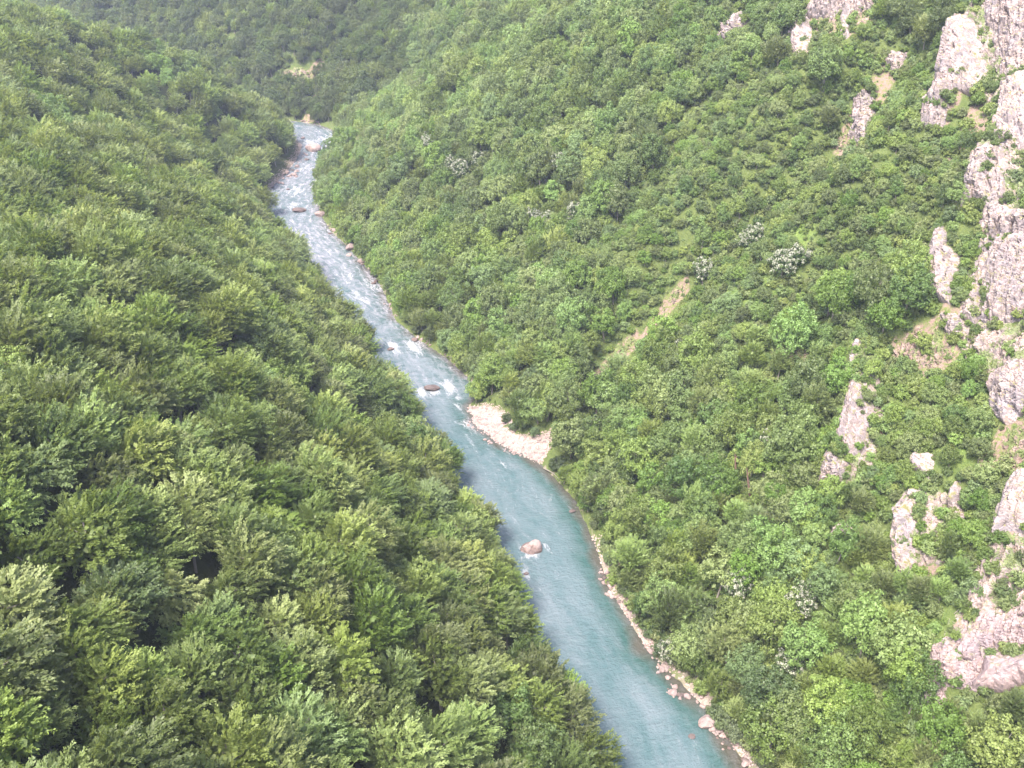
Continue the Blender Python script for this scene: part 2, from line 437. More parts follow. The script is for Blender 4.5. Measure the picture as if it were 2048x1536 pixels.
# ------------------------------------------------------------------ where bare earth, gravel and grass lie (outlines read off the photograph, laid on the ground)
GRAVEL_PIX = [(935, 815), (945, 850), (980, 882), (1040, 912), (1080, 928), (1098, 893), (1116, 872), (1124, 846), (1078, 864), (1040, 866), (1000, 848), (1032, 836), (1004, 812), (972, 804)]
GRAVEL = area_of(GRAVEL_PIX)
TAN_PIX = [
    [(1168, 800), (1182, 748), (1226, 702), (1274, 658), (1280, 686), (1236, 734), (1200, 790)], [(1274, 684), (1305, 640), (1335, 592), (1370, 560), (1382, 572), (1348, 618), (1316, 650), (1286, 690)],
    [(1596, 665), (1608, 605), (1628, 612), (1612, 665)], [(1570, 722), (1590, 680), (1628, 726), (1607, 736)],
    [(1774, 690), (1826, 654), (1887, 641), (1897, 677), (1925, 713), (1845, 772), (1842, 735), (1777, 722)], [(1968, 765), (2000, 710), (2060, 665), (2060, 705), (2020, 738), (1985, 770)],
    [(1682, 905), (1700, 775), (1775, 795), (1765, 870), (1740, 930), (1685, 965)], [(1788, 1090), (1800, 1000), (1840, 975), (1890, 985), (1905, 1080), (1880, 1145), (1800, 1140)],
    [(1885, 1310), (1935, 1180), (1990, 1060), (2060, 1030), (2060, 1185), (1965, 1250)], [(1845, 235), (1890, 100), (1920, 40), (1990, 40), (1998, 140), (1930, 180), (1890, 260)],
    [(1885, 330), (1950, 200), (2005, 190), (1965, 300), (1935, 400)], [(1665, 300), (1710, 200), (1745, 205), (1735, 275), (1690, 308)], [(1620, 40), (1640, 0), (1760, 0), (1745, 50), (1690, 80)],
    [(1720, 200), (1740, 150), (1790, 110), (1800, 140), (1765, 210)], [(640, 170), (648, 180), (630, 207), (621, 228), (630, 246), (602, 245), (612, 228), (622, 198)],
    [(545, 160), (575, 140), (610, 145), (640, 115), (650, 130), (615, 165), (560, 172)], [(1660, 1090), (1675, 1040), (1712, 1052), (1720, 1070), (1690, 1100)],
    [(1900, 1030), (1895, 985), (1920, 975), (1930, 1040)], [(1955, 960), (1975, 890), (2010, 850), (2020, 870), (1985, 940)], [(2020, 1520), (2035, 1455), (2060, 1460), (2060, 1530)],
    [(1880, 590), (1930, 640), (2060, 640), (2060, 700), (1980, 742), (1925, 700)], [(2000, 845), (2060, 805), (2060, 905), (2030, 945), (1985, 930)], [(1698, 750), (1728, 742), (1740, 782), (1700, 785)],
    [(1840, 1420), (1880, 1400), (1890, 1440), (1850, 1450)], [(1440, 780), (1455, 735), (1470, 760), (1455, 800)], [(1455, 705), (1450, 660), (1462, 680), (1470, 710)],
]
TANS = [area_of(p) for p in TAN_PIX]
GRASS_PIX = [[(1860, 905), (1990, 835), (1975, 910), (1890, 970)], [(1100, 840), (1180, 775), (1240, 740), (1180, 830), (1120, 850)], [(1370, 600), (1480, 520), (1640, 450), (1560, 640), (1440, 720)],
             [(1760, 1180), (1900, 1120), (1900, 1280), (1800, 1300)], [(1600, 1300), (1760, 1260), (1840, 1380), (1760, 1536), (1600, 1536)], [(1880, 1440), (2060, 1420), (2060, 1536), (1880, 1536)]]
GRASSES = [area_of(p) for p in GRASS_PIX]

def cover(P):
    tan = np.zeros(len(P)); grass = np.zeros(len(P))
    for a in TANS:
        lo, hi = a.min(0) - 6, a.max(0) + 6
        m = ((P > lo) & (P < hi)).all(1)
        if m.any(): tan[m] = np.maximum(tan[m], sstep(-1.6, 1.4, signed(P[m], a)))
    for a in GRASSES:
        lo, hi = a.min(0) - 8, a.max(0) + 8
        m = ((P > lo) & (P < hi)).all(1)
        if m.any(): grass[m] = np.maximum(grass[m], sstep(-4.0, 4.0, signed(P[m], a)))
    gv = np.zeros(len(P))
    lo, hi = GRAVEL.min(0) - 6, GRAVEL.max(0) + 6
    m = ((P > lo) & (P < hi)).all(1)
    gv[m] = sstep(-1.2, 1.2, signed(P[m], GRAVEL))
    return tan, gv, grass

# ------------------------------------------------------------------ ground and river
tan, gv, grs = cover(FLAT)
dR, dL = seg_dist(FLAT, R0), seg_dist(FLAT, L0)
strip = np.exp(-np.minimum(dR, dL) / 2.2)                # stony margin of the river
gvc = np.maximum(gv, np.where(strip > np.where(FLAT[:, 1] < 205, .12, .6), .5 + .2 * fbm(np.column_stack([FLAT, FLAT[:, 0] * 0]) / 6, 5), 0))
flatten = np.clip(gv, 0, 1)
zz = GZ.ravel()
bar = 0.15 + 0.055 * np.clip(dR, 0, 20) + 0.12 * fbm(np.column_stack([FLAT, FLAT[:, 0] * 0]) / 2.5, 9)
zz = np.where(zz > 0, zz * (1 - flatten) + np.minimum(zz, bar + np.clip(dR - 9, 0, 30) * .4) * flatten, zz)
right_grass = np.where((dR < dL), 0.35, 0.0)
GZ = zz.reshape(MX.shape)
ny, nx = MX.shape
idx = np.arange(nx * ny).reshape(ny, nx)
quads = np.stack([idx[:-1, :-1], idx[:-1, 1:], idx[1:, 1:], idx[1:, :-1]], -1).reshape(-1, 4)
me = mesh_of("hillsides", np.column_stack([FLAT, zz]), quads, M_GROUND, True,
             {"cover": ('FLOAT_COLOR', 'POINT', np.column_stack([tan, gvc, np.maximum(grs, right_grass), np.ones(len(tan))]))})
tag(link("ground", me), kind='structure')

NS, NT = 900, 44
key = np.concatenate([[0], np.cumsum(np.hypot(*np.diff((LB + RB) / 2, axis=0).T))])
ss = np.linspace(0, key[-1] * 0.8, NS)
lx, ly = np.interp(ss, key, LB[:, 0]), np.interp(ss, key, LB[:, 1])
rx, ry = np.interp(ss, key, RB[:, 0]), np.interp(ss, key, RB[:, 1])
tt = np.linspace(-0.10, 1.10, NT)
WX = lx[:, None] * (1 - tt) + rx[:, None] * tt
WY = ly[:, None] * (1 - tt) + ry[:, None] * tt
WP = np.column_stack([WX.ravel(), WY.ravel()])
width = np.hypot(lx - rx, ly - ry)
fl = np.stack([np.repeat(ss, NT), (tt[None, :] * width[:, None]).ravel(), np.zeros(NS * NT)], 1)
# white water: photograph pixel, size across and along the flow in metres, strength
FOAM = [(825, 690, 3.2, 4.5, .55), (785, 690, 2.5, 3.5, .55), (845, 684, 2, 2, .4), (895, 770, 2.2, 4.2, .60), (840, 782, 2.4, 2.5, .55), (865, 785, 2.5, 1.5, .55), (915, 808, 1.5, 2.0, .35), (930, 845, 2.5, 3.5, .38),
        (1041, 1096, .8, 1.7, .5), (1062, 1110, 3.0, .7, .55), (1092, 1092, .7, 2.0, .42), (1058, 1130, 1.6, 5.0, .16), (1050, 1145, 1.2, 1.6, .4), (1005, 925, 1.4, 1.2, .34), (740, 565, 3, 6, .38), (715, 590, 4, 7, .36), (690, 545, 4, 8, .30),
        (655, 275, 7, 9, .42), (625, 255, 6, 5, .22), (620, 283, 6, 6, .45), (610, 335, 6, 5, .32), (595, 380, 5, 7, .40), (575, 380, 4, 4, .36), (585, 410, 5, 7, .34), (655, 440, 4, 5, .34), (625, 455, 6, 12, .20),
        (655, 500, 6, 12, .20), (800, 650, 4, 8, .22), (770, 610, 4, 8, .20), (940, 880, 3, 6, .12), (660, 285, 6, 5, .45), (630, 365, 3, 8, .30)]
foam = np.zeros(len(WP)); deep = np.ones(len(WP))
fx = spot([f[:2] for f in FOAM])[:, :2]
for (px, py, a, b, s), c in zip(FOAM, fx):
    j = np.argmin(((WP - c) ** 2).sum(1))
    i0 = j // NT
    u = np.array([lx[min(i0 + 3, NS - 1)] - lx[max(i0 - 3, 0)], ly[min(i0 + 3, NS - 1)] - ly[max(i0 - 3, 0)]]); u /= np.linalg.norm(u)
    r = WP - c
    al, ac = r @ u, r @ np.array([-u[1], u[0]])
    foam = np.maximum(foam, 1.35 * s * np.exp(-(np.where(al > 0, al / b, al / (b * 2.2))) ** 2 - (ac / a) ** 2))
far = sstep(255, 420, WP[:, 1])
foam = np.maximum(foam, 0.08 + 0.13 * far - 0.10 * sstep(250, 150, WP[:, 1]))  # base foam rises with distance, partly painting sky sparkle on the water
dr_, dl_ = seg_dist(WP, RB), seg_dist(WP, LB)
wob = fbm(np.column_stack([WP / 9, np.zeros(len(WP))]), 31, 3)
deep = np.minimum(sstep(-0.3, 9.0, dr_ + 3.0 * wob), sstep(-3.0, 0.5, dl_ + 1.5 * wob))
aer_sheen = 0.15 + 0.66 * sstep(210, 400, WP[:, 1]) + (0.10 + 0.35 * sstep(210, 400, WP[:, 1])) * fbm(np.column_stack([fl[:, 0] / 25, fl[:, 1] / 8, fl[:, 2]]), 51, 3)  # aerated water, with painted sky reflection growing towards the far reach
wz = 0.0 + foam * 0.5 * fbm(np.column_stack([fl[:, 0] / 2.2, fl[:, 1] / 1.4, fl[:, 2]]), 41, 3)
idx = np.arange(NS * NT).reshape(NS, NT)
quads = np.stack([idx[:-1, :-1], idx[:-1, 1:], idx[1:, 1:], idx[1:, :-1]], -1).reshape(-1, 4)
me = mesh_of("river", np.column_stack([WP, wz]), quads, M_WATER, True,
             {"flow": ('FLOAT_VECTOR', 'POINT', fl), "foam": ('FLOAT', 'POINT', foam), "deep": ('FLOAT', 'POINT', deep), "air_sheen": ('FLOAT', 'POINT', aer_sheen)})
tag(link("river", me), kind='structure')

# ------------------------------------------------------------------ rock outcrops: each outline gets its own bulging, jointed body on the slope
def outcrop(pix, label, thick=None, mat=None, res=None, smooth_slab=0.0, seed=1):
    pp = np.array([(x + 70 if x >= 2055 else x, y) for x, y in pix], float)
    rough3 = spot(pp)
    mid = np.median(rough3, axis=0)
    c = rough3[np.argmin(((rough3 - mid) ** 2).sum(1))] if len(pp) < 4 else spot(pp.mean(0)[None])[0]
    ext = max(5.0, np.ptp(pp, axis=0).max() / FPX * seen_at(c[None])[2][0] * .6)
    near = c[:2] + RNG.uniform(-ext, ext, (120, 2))
    A = np.column_stack([near, np.ones(120)])
    gx, gy, g0 = np.linalg.lstsq(A, zat(near), rcond=None)[0]
    nrm = np.array([-gx, -gy, 1.0]); nrm /= np.linalg.norm(nrm)
    u = np.cross([0, 0, 1.0], nrm); u /= np.linalg.norm(u)
    v = np.cross(nrm, u)
    dirs = np.stack([(pp[:, 0] - 1024) / FPX, CP + (768 - pp[:, 1]) / FPX * SP, -SP + (768 - pp[:, 1]) / FPX * CP], 1)
    o_ = np.array([0, 0, CAM_H])
    poly3 = o_ + dirs * (((c - o_) @ nrm) / (dirs @ nrm))[:, None]
    poly = np.column_stack([(poly3 - c) @ u, (poly3 - c) @ v])
    lo, hi = poly.min(0) - 1.6, poly.max(0) + 1.6
    size = math.sqrt(max(1.0, (hi - lo).prod()))
    dep = seen_at(c[None])[2][0]
    res = res or max(0.22, dep * 0.0011)
    us, vs = np.arange(lo[0], hi[0] + res, res), np.arange(lo[1], hi[1] + res, res)
    U, V = np.meshgrid(us, vs)
    Q = np.column_stack([U.ravel(), V.ravel()])
    w3 = np.column_stack([Q / 2.6, np.full(len(Q), seed * 3.1)])
    d = signed(Q, poly) + 0.5 + 0.9 * fbm(w3, seed, 4)
    base = c + Q[:, :1] * u + Q[:, 1:] * v
    # drop onto the ground along the plane's normal (a few fixed-point steps)
    P = base.copy()
    for _ in range(6):
        P = P - nrm * ((P[:, 2] - zat(P[:, :2])) * 0.7 / max(nrm[2], .5))[:, None]
    T = (thick or min(6.0, 1.2 + 0.16 * size)) * 1.15
    prof = np.clip(d / (0.20 * size + 0.5), 0, 1) ** 0.55
    tilt = 0.35
    a = np.column_stack([(Q[:, 0] + tilt * Q[:, 1]) / 1.7, Q[:, 1] / 6.5, np.full(len(Q), seed * 1.7)])
    a[:, :2] += 0.35 * np.column_stack([fbm(w3, seed + 20, 3), fbm(w3, seed + 30, 3)])
    d1, d2, cid = worley(a, seed)
    b1, b2, bid = worley(a * 2.7 + 5, seed + 60)
    crack = sstep(0.0, 0.16, d2 - d1); crack2 = sstep(0.0, 0.2, b2 - b1)
    k = 1.0 - smooth_slab
    bed = (Q[:, 1] / 2.6 + 0.5 * fbm(w3 * .8, seed + 40, 2)) % 1.0
    rough = k * ((bed - 0.5) * 0.9 + (cid - 0.5) * 2.0 + (crack - 1) * 0.9 + (bid - 0.5) * 0.7 + (crack2 - 1) * 0.35) + 0.55 * fbm(w3 * 1.3, seed + 9, 5, 0.6)
    h = -1.1 + (T + 1.1) * prof + rough * prof ** 0.5 * min(1.0, size / 8.0) * 0.9
    h = np.where(d < -0.25, -3.5, h)
    out = nrm + np.array([0, 0, -0.22]); out /= np.linalg.norm(out)
    P = P + out * h[:, None]
    keep = (d > -0.9).reshape(U.shape)
    idx = np.arange(U.size).reshape(U.shape)
    q = np.stack([idx[:-1, :-1], idx[:-1, 1:], idx[1:, 1:], idx[1:, :-1]], -1).reshape(-1, 4)
    kk = keep.ravel()[q].all(1)
    q = q[kk]
    used = np.unique(q)
    remap = np.full(U.size, -1); remap[used] = np.arange(len(used))
    origin = c.copy()
    me = mesh_of("rock_outcrop", P[used] - origin, remap[q], mat or M_ROCK, False)
    o = link("rock_outcrop", me)
    o.location = origin
    tag(o, label, "rock outcrop")
    return poly3[:, :2]

ROCKS = []
def R(label, pix, **kw):
    m_ = np.mean(pix, axis=0)
    pix = [tuple(m_ + (np.array(p_) - m_) * (1.0 if p_[0] >= 2055 else 1.26)) for p_ in pix]
    ROCKS.append(outcrop(pix, label, seed=len(ROCKS) + 1, **kw))
R("small grey crag poking out of the treetops left of the other cliffs at the top", [(1442, 78), (1450, 54), (1479, 33), (1490, 44), (1470, 68), (1456, 80)])
R("broad pale rock band along the top edge of the wooded slope", [(1620, 29), (1637, 6), (1690, -6), (1737, -6), (1742, 18), (1711, 26), (1690, 36), (1640, 32)])
R("thin upright lavender rock strip hanging under the top rock band", [(1708, 24), (1694, 72), (1681, 75), (1684, 42)])
R("narrow pinkish rock pillar with a bare left side below the top rock band", [(1588, 85), (1604, 54), (1618, 57), (1621, 88), (1618, 137), (1604, 134), (1590, 108)])
R("small knob of grey rock at the head of the scree gully", [(1774, 127), (1784, 106), (1811, 110), (1799, 139), (1787, 143)])
R("rubbly pink rock rib beside the scree gully high on the slope", [(1704, 264), (1718, 205), (1731, 198), (1744, 211), (1741, 252), (1731, 273), (1713, 277)])
R("pale buttress with grassy ledges right of the dark wooded notch at the top", [(1888, 97), (1916, 40), (1934, 54), (1958, 70), (1955, 111), (1946, 153), (1901, 154), (1883, 142)])
R("lower rock tongue tapering down under the grassy pale buttress", [(1859, 190), (1871, 157), (1899, 155), (1896, 182), (1882, 236), (1860, 242), (1846, 232)])
R("tall grey cliff in the upper right corner", [(1969, -6), (2060, -6), (2060, 60), (2036, 131), (2024, 154), (2000, 133), (1994, 97), (1974, 29)])
R("smooth pale cliff face against the right edge under the corner cliff", [(2000, 266), (2017, 199), (2060, 148), (2060, 287), (2012, 292)])
R("dark leaning rock rib with a grassy crest in the right upper cliffs", [(1928, 398), (1947, 316), (1974, 294), (1990, 308), (1981, 343), (1975, 383), (1948, 380)])
R("long pale slab dropping steeply right of the dark leaning rib", [(1971, 452), (1985, 352), (2001, 320), (2013, 322), (2014, 410), (2060, 440), (2060, 482), (1990, 472)])
R("big lavender cliff face with dark streaks in the middle of the right edge", [(1966, 618), (1972, 556), (1986, 515), (2012, 490), (2060, 470), (2060, 630), (2021, 634), (1988, 640)], thick=5.0)
R("ribbed rock column joined to the left of the big lavender cliff", [(1942, 596), (1961, 507), (1979, 486), (1993, 498), (1980, 540), (1970, 604), (1956, 636), (1932, 627)])
R("pointed pale rock tower rising from shrubs left of the big cliff", [(1854, 540), (1873, 481), (1887, 465), (1892, 498), (1924, 520), (1901, 556), (1898, 597), (1867, 584)])
R("blocky rock step under the pointed pale tower", [(1883, 628), (1920, 633), (1925, 657), (1900, 669), (1883, 648)])
R("narrow pale ledge running along the foot of the big lavender cliff", [(1922, 666), (1988, 641), (2060, 616), (2060, 632), (1990, 657), (1930, 674)], thick=1.6)
R("bulging pink and grey cliff at the right edge above the shrubby terrace", [(1987, 768), (2020, 738), (2060, 704), (2060, 797), (2034, 819), (2014, 835), (1994, 815)])
R("thin blade of pale rock standing at the end of the tan terrace", [(1698, 747), (1711, 702), (1726, 681), (1719, 726), (1713, 748)], thick=3.5)
R("pale pink prow of rock with shrubs on top below the thin blade", [(1681, 871), (1691, 823), (1707, 776), (1727, 786), (1736, 823), (1722, 874), (1694, 898)])
R("small rounded rock spur at the left foot of the pink prow", [(1641, 957), (1655, 903), (1690, 928), (1680, 960)])
R("craggy pinkish rib with stepped left side in the lower right slope", [(1789, 1075), (1794, 1033), (1825, 992), (1841, 1001), (1832, 1055), (1824, 1120), (1808, 1138), (1794, 1102)])
R("squat boulder-like crag uphill of the stepped pinkish rib", [(1828, 941), (1838, 907), (1864, 916), (1854, 946)])
R("small bare pink rock patch in grass above the leafy tree", [(1901, 1003), (1915, 978), (1926, 1034), (1910, 1031)])
R("low grey rock patch half hidden by scrub below the pink prow", [(1668, 1075), (1673, 1044), (1706, 1053), (1712, 1065), (1679, 1084)])
R("smooth lavender cliff at the right edge with an overhung crack below", [(1990, 1066), (1999, 1020), (2035, 953), (2060, 908), (2060, 1037), (2014, 1053)], smooth_slab=0.5)
R("large pink cliff with broken blocks and a smooth slab in the lower right", [(1865, 1398), (1888, 1297), (1929, 1286), (1964, 1241), (2060, 1178), (2060, 1295), (1985, 1320), (1958, 1374), (1911, 1366), (1906, 1406)], mat=M_SLAB, thick=4.5)
R("smooth bare pink slab leaning out at the right edge under broken blocks", [(1956, 1376), (1984, 1318), (2060, 1288), (2060, 1366)], mat=M_SLAB, thick=5.5, smooth_slab=0.9)
R("row of broken pink blocks down the grassy crest in the lower right", [(1935, 1205), (1960, 1130), (1975, 1128), (1968, 1180), (1945, 1225)])
R("small pale rock in the bottom right corner", [(2028, 1502), (2040, 1463), (2060, 1468), (2060, 1512)])
R("lavender rock face on the far bank above the river bend", [(543, 160), (560, 146), (600, 138), (613, 150), (602, 162), (560, 168)], thick=2.5, mat=M_LEDGE)

LEDGES = {2: "narrow tan grassy ledge on the middle of the right slope", 3: "pinkish rubble patch under the narrow tan ledge", 4: "broad tan rocky terrace below the blocky rock step",
          5: "tan stony slope above the bulging pink and grey cliff", 6: "tan stony ground around the pink prow of rock", 7: "tan broken ground beside the stepped pinkish rib",
          8: "steep tan grassy crest above the large pink cliff", 9: "tan rocky ground between the upper buttresses", 10: "tan rubbly draw under the corner cliff",
          12: "rocky tan ground at the top edge under the pale band", 1: "orange pink bare scar at the top of the long gully", 0: "long pinkish bare scar in the lower gully", 11: "pinkish scree in the upper gully",
          20: "stony terrace with dark shrubs below the big lavender cliff", 21: "tan slope running down from the bulging cliff to the smooth lavender cliff", 22: "short stony crest between the thin blade and the pink prow"}
NROCK = len(ROCKS)
for lab, pix in (("great broken limestone wall with grassy ledges in the upper right corner", [(1850, 235), (1890, 110), (1915, 30), (1940, -6), (2060, -6), (2060, 300), (2000, 310), (1975, 240), (1930, 190), (1890, 260)]),
                 ("high limestone wall with shrubs on its ledges along the middle of the right edge", [(1925, 405), (1945, 312), (1985, 288), (2060, 285), (2060, 645), (1985, 648), (1925, 640), (1905, 600), (1950, 500), (1965, 440)]),
                 ("grassy limestone spur running down from the thin blade of rock", [(1640, 960), (1665, 880), (1700, 700), (1728, 678), (1775, 700), (1768, 800), (1745, 905), (1690, 968)]),
                 ("grassy broken rock shoulder right of the stepped pinkish rib", [(1788, 1078), (1800, 1005), (1838, 978), (1895, 975), (1912, 1060), (1885, 1130), (1810, 1142)]),
                 ("steep grassy rock face above and around the large pink cliff", [(1868, 1380), (1890, 1290), (1935, 1180), (1990, 1060), (2060, 1035), (2060, 1360), (1960, 1372)]),
                 ("rocky slope with grass below the smooth lavender cliff face of the middle right edge", [(1885, 640), (1930, 640), (2060, 640), (2060, 830), (2010, 835), (1975, 760), (1920, 715)])):
    ROCKS.append(outcrop(pix, lab, thick=1.8, mat=M_CLIFF, seed=90 + len(ROCKS)))
WALLS = ROCKS[NROCK:]
ROCKS = ROCKS[:NROCK]
for i in (5, 6, 7, 8, 9, 10, 20): LEDGES.pop(i)
for i, lab in LEDGES.items():
    outcrop(TAN_PIX[i], lab, thick=0.9, mat=M_LEDGE, seed=70 + i)

# ------------------------------------------------------------------ boulders
def boulder_mesh(name, seed, mat, squash=(1, .8, .6)):
    import bmesh
    bm = bmesh.new()
    bmesh.ops.create_icosphere(bm, subdivisions=3, radius=1.0)
    p = np.array([v.co[:] for v in bm.verts])
    r = np.random.default_rng(seed)
    for _ in range(11):                                  # chop flat faces, as broken stone has
        n = r.normal(size=3); n /= np.linalg.norm(n)
        d = r.uniform(0.62, 0.9)
        over = np.maximum(p @ n - d, 0)
        p = p - over[:, None] * n * 0.93
    p = p * (1 + 0.10 * fbm(p * 1.7, seed, 4))[:, None]
    p = p * np.array(squash)
    f = np.array([[v.index for v in q.verts] for q in bm.faces])
    bm.free()
    return mesh_of(name, p, f, mat, False)

B_DRY = [boulder_mesh("boulder", 10 + i, M_BOULDER, s) for i, s in enumerate([(1, .8, .65), (.9, .9, .7), (1, .7, .5), (1, .85, .8), (1, .6, .55)])]
B_WET = [boulder_mesh("boulder", 30 + i, M_WETROCK, s) for i, s in enumerate([(1, .55, .35), (1, .7, .4), (1, .8, .5)])]

def boulder(pix, wpx, label, wet=False, var=0, group=None, rot=None, hs=1.0, sink=0.25, name="boulder"):
    p = spot([pix])[0]
    dep = seen_at(p[None])[2][0]
    r = wpx / FPX * dep / 2
    o = link(name, (B_WET if wet else B_DRY)[var % (3 if wet else 5)])
    o.scale = (r, r, r * hs)
    o.rotation_euler = (0, 0, random.uniform(0, 6.28) if rot is None else rot)
    o.location = (p[0], p[1], max(zat(p[None, :2])[0], 0) + r * hs * (0.6 - sink) * 0.6)
    tag(o, label, "boulder", group)
    return o

# the big split boulder in mid river: two halves of one stone, dark and wet at the waterline
big = link("boulder", None)
p = spot([(1064, 1098)])[0]
big.location = (p[0], p[1], 0)
tag(big, "big pale boulder split by a crack standing alone in the lower river", "boulder")
m1 = boulder_mesh("stone", 51, M_BOULDER, (1, .85, .8)); m2 = boulder_mesh("stone", 52, M_BOULDER, (.9, .9, .62)); m3 = boulder_mesh("wet_base", 53, M_WETROCK, (1, .8, .5))
for nm, me, loc, s, rz in (("stone", m1, (.75, .35, .75), 2.15, 0.3), ("stone", m2, (-1.15, -.35, .45), 1.85, 1.0), ("wet_base", m3, (-.1, -.1, .05), 3.1, 0.15)):
    c = link(nm, me, big); c.location = loc; c.scale = (s, s, s); c.rotation_euler = (0, 0, rz)

for a in [((863, 779), 34, "low reddish boulder ringed with white water above the gravel bar", True, 0, 0.1), ((781, 699), 16, "small brown boulder in the white water of the middle rapid", True, 1, 0.4),
          ((598, 423), 30, "flat dark boulder lying alone in the upper river", True, 0, 0.2), ((643, 431), 28, "pale topped boulder by the right bank beside the flat dark one", False, 2, 0.1),
          ((627, 301), 34, "largest pale boulder in the far river below the white rapid", False, 0, 0.0), ((613, 320), 12, "small dark stone downstream of the far pale boulder", True, 1, 0.2),
          ((606, 277), 10, "small dark stone at the left end of the far white rapid", True, 2, 0.2), ((668, 461), 12, "small pale boulder at the right bank upstream of the pair of bank boulders", False, 1, 0.5),
          ((660, 468), 10, "thin dark stone in the water beside the small pale bank boulder", True, 0, 0.3), ((704, 497), 26, "large pale boulder of the right bank pair in the upper river", False, 3, 0.6),
          ((698, 511), 13, "round stone at the foot of the large right bank boulder", False, 1, 0.6), ((725, 524), 20, "pale boulder just downstream of the large right bank boulder", False, 4, 0.3),
          ((747, 567), 12, "dark stone at the right end of the foam bar", True, 1, 0.1), ((752, 563), 9, "smaller dark stone tucked behind the one at the foam bar", True, 2, 0.1),
          ((576, 379), 9, "little stone breaking the left side riffle of the upper river", True, 1, 0.4), ((588, 351), 14, "pale boulder at the water end of the left bank rubble", False, 0, 0.2),
          ((1144, 1023), 16, "dark wet boulder near the shaded right bank below the gravel bar", True, 1, 0.3), ((1384, 1474), 17, "drowned brown boulder off the right bank near the bottom", True, 2, 0.3),
          ((1418, 1448), 46, "largest rounded pink boulder on the right bank near the bottom", False, 3, 0.4), ((1345, 1386), 22, "blunt pink boulder on the small point of the right bank", False, 1, 0.4),
          ((1052, 1148), 13, "small stone throwing a white wake below the split boulder", True, 1, 0.2), ((830, 681), 16, "dark boulder at the bank end of the middle rapid", True, 2, 0.2)]:
    boulder(a[0], a[1], a[2], a[3], a[4], rot=a[5])

def bank_line(path, n, wmin, wmax, spread, label, group):
    pts = np.array(path, float)
    d = np.concatenate([[0], np.cumsum(np.hypot(*np.diff(pts, axis=0).T))])
    for i in range(n):
        s = random.uniform(0, d[-1])
        x, y = np.interp(s, d, pts[:, 0]), np.interp(s, d, pts[:, 1])
        w = wmin + (wmax - wmin) * random.random() ** 2
        boulder((x + random.gauss(0, spread), y + random.gauss(0, spread * .6)), w, label, random.random() < .12, random.randrange(5), group)
bank_line([(1205, 1135), (1212, 1165), (1232, 1190), (1255, 1205)], 34, 5, 20, 8, "pink boulder in the rubble heap on the right bank below the dark trees", "rubble heap on the right bank")
bank_line([(1255, 1205), (1262, 1230), (1280, 1250)], 20, 5, 16, 6, "pink boulder in the short rubble strip by turquoise water", "short rubble strip by turquoise water")
bank_line([(1293, 1280), (1310, 1320), (1330, 1360), (1350, 1390), (1385, 1395), (1402, 1412)], 42, 4, 19, 7, "pink boulder along the small stony point of the right bank", "boulders on the small stony point")
bank_line([(1412, 1445), (1440, 1465), (1470, 1490), (1500, 1530)], 42, 5, 22, 9, "pink boulder along the right bank in the bottom corner of the river", "boulders along the bottom right bank")
bank_line([(545, 376), (560, 365), (575, 352), (590, 345), (598, 330)], 30, 4, 11, 5, "pinkish boulder in the left bank rubble of the upper river", "left bank rubble of the upper river")
bank_line([(598, 330), (604, 318), (612, 308)], 8, 4, 8, 3, "stone in the rubble beside the largest far boulder", "rubble beside the far boulder")
bank_line([(600, 244), (620, 243), (640, 246)], 12, 4, 8, 3, "pale boulder at the foot of the far scree by the river bend", "boulders at the far river bend")
bank_line([(835, 678), (850, 680), (862, 686)], 8, 5, 11, 4, "boulder on the right bank beside the middle rapid", "boulders beside the middle rapid")
bank_line([(882, 706), (900, 716), (915, 728)], 8, 4, 10, 4, "brown boulder under the bushes between rapid and gravel bar", "boulders under the bushes")
bank_line([(772, 600), (785, 628), (805, 640)], 8, 4, 9, 3, "brown stone along the shaded right bank above the middle rapid", "stones on the shaded right bank")
bank_line([(640, 395), (660, 455), (690, 490), (715, 520), (735, 545)], 12, 4, 9, 4, "small stone along the right bank of the upper river", "stones along the upper right bank")
bank_line([(938, 815), (946, 850), (978, 880), (1010, 898), (1040, 912)], 36, 4, 9, 5, "brown boulder edging the gravel bar at the waterline", "boulders edging the gravel bar")

# cobbles on the gravel bar
lo, hi = GRAVEL.min(0), GRAVEL.max(0)
n = 0
for _ in range(4000):
    q = np.array([random.uniform(lo[0], hi[0]), random.uniform(lo[1], hi[1])])
    if signed(q[None], GRAVEL)[0] < 0.2: continue
    o = link("cobble", B_DRY[n % 5])
    r = 0.22 + 0.5 * random.random() ** 3
    o.scale = (r, r, r); o.rotation_euler = (0, 0, random.uniform(0, 6.28))
    o.location = (q[0], q[1], zat(q[None])[0] + r * .25)
    tag(o, "pale pink cobble lying on the gravel bar", "stone", "cobbles on the gravel bar")
    n += 1
    if n >= 260: break

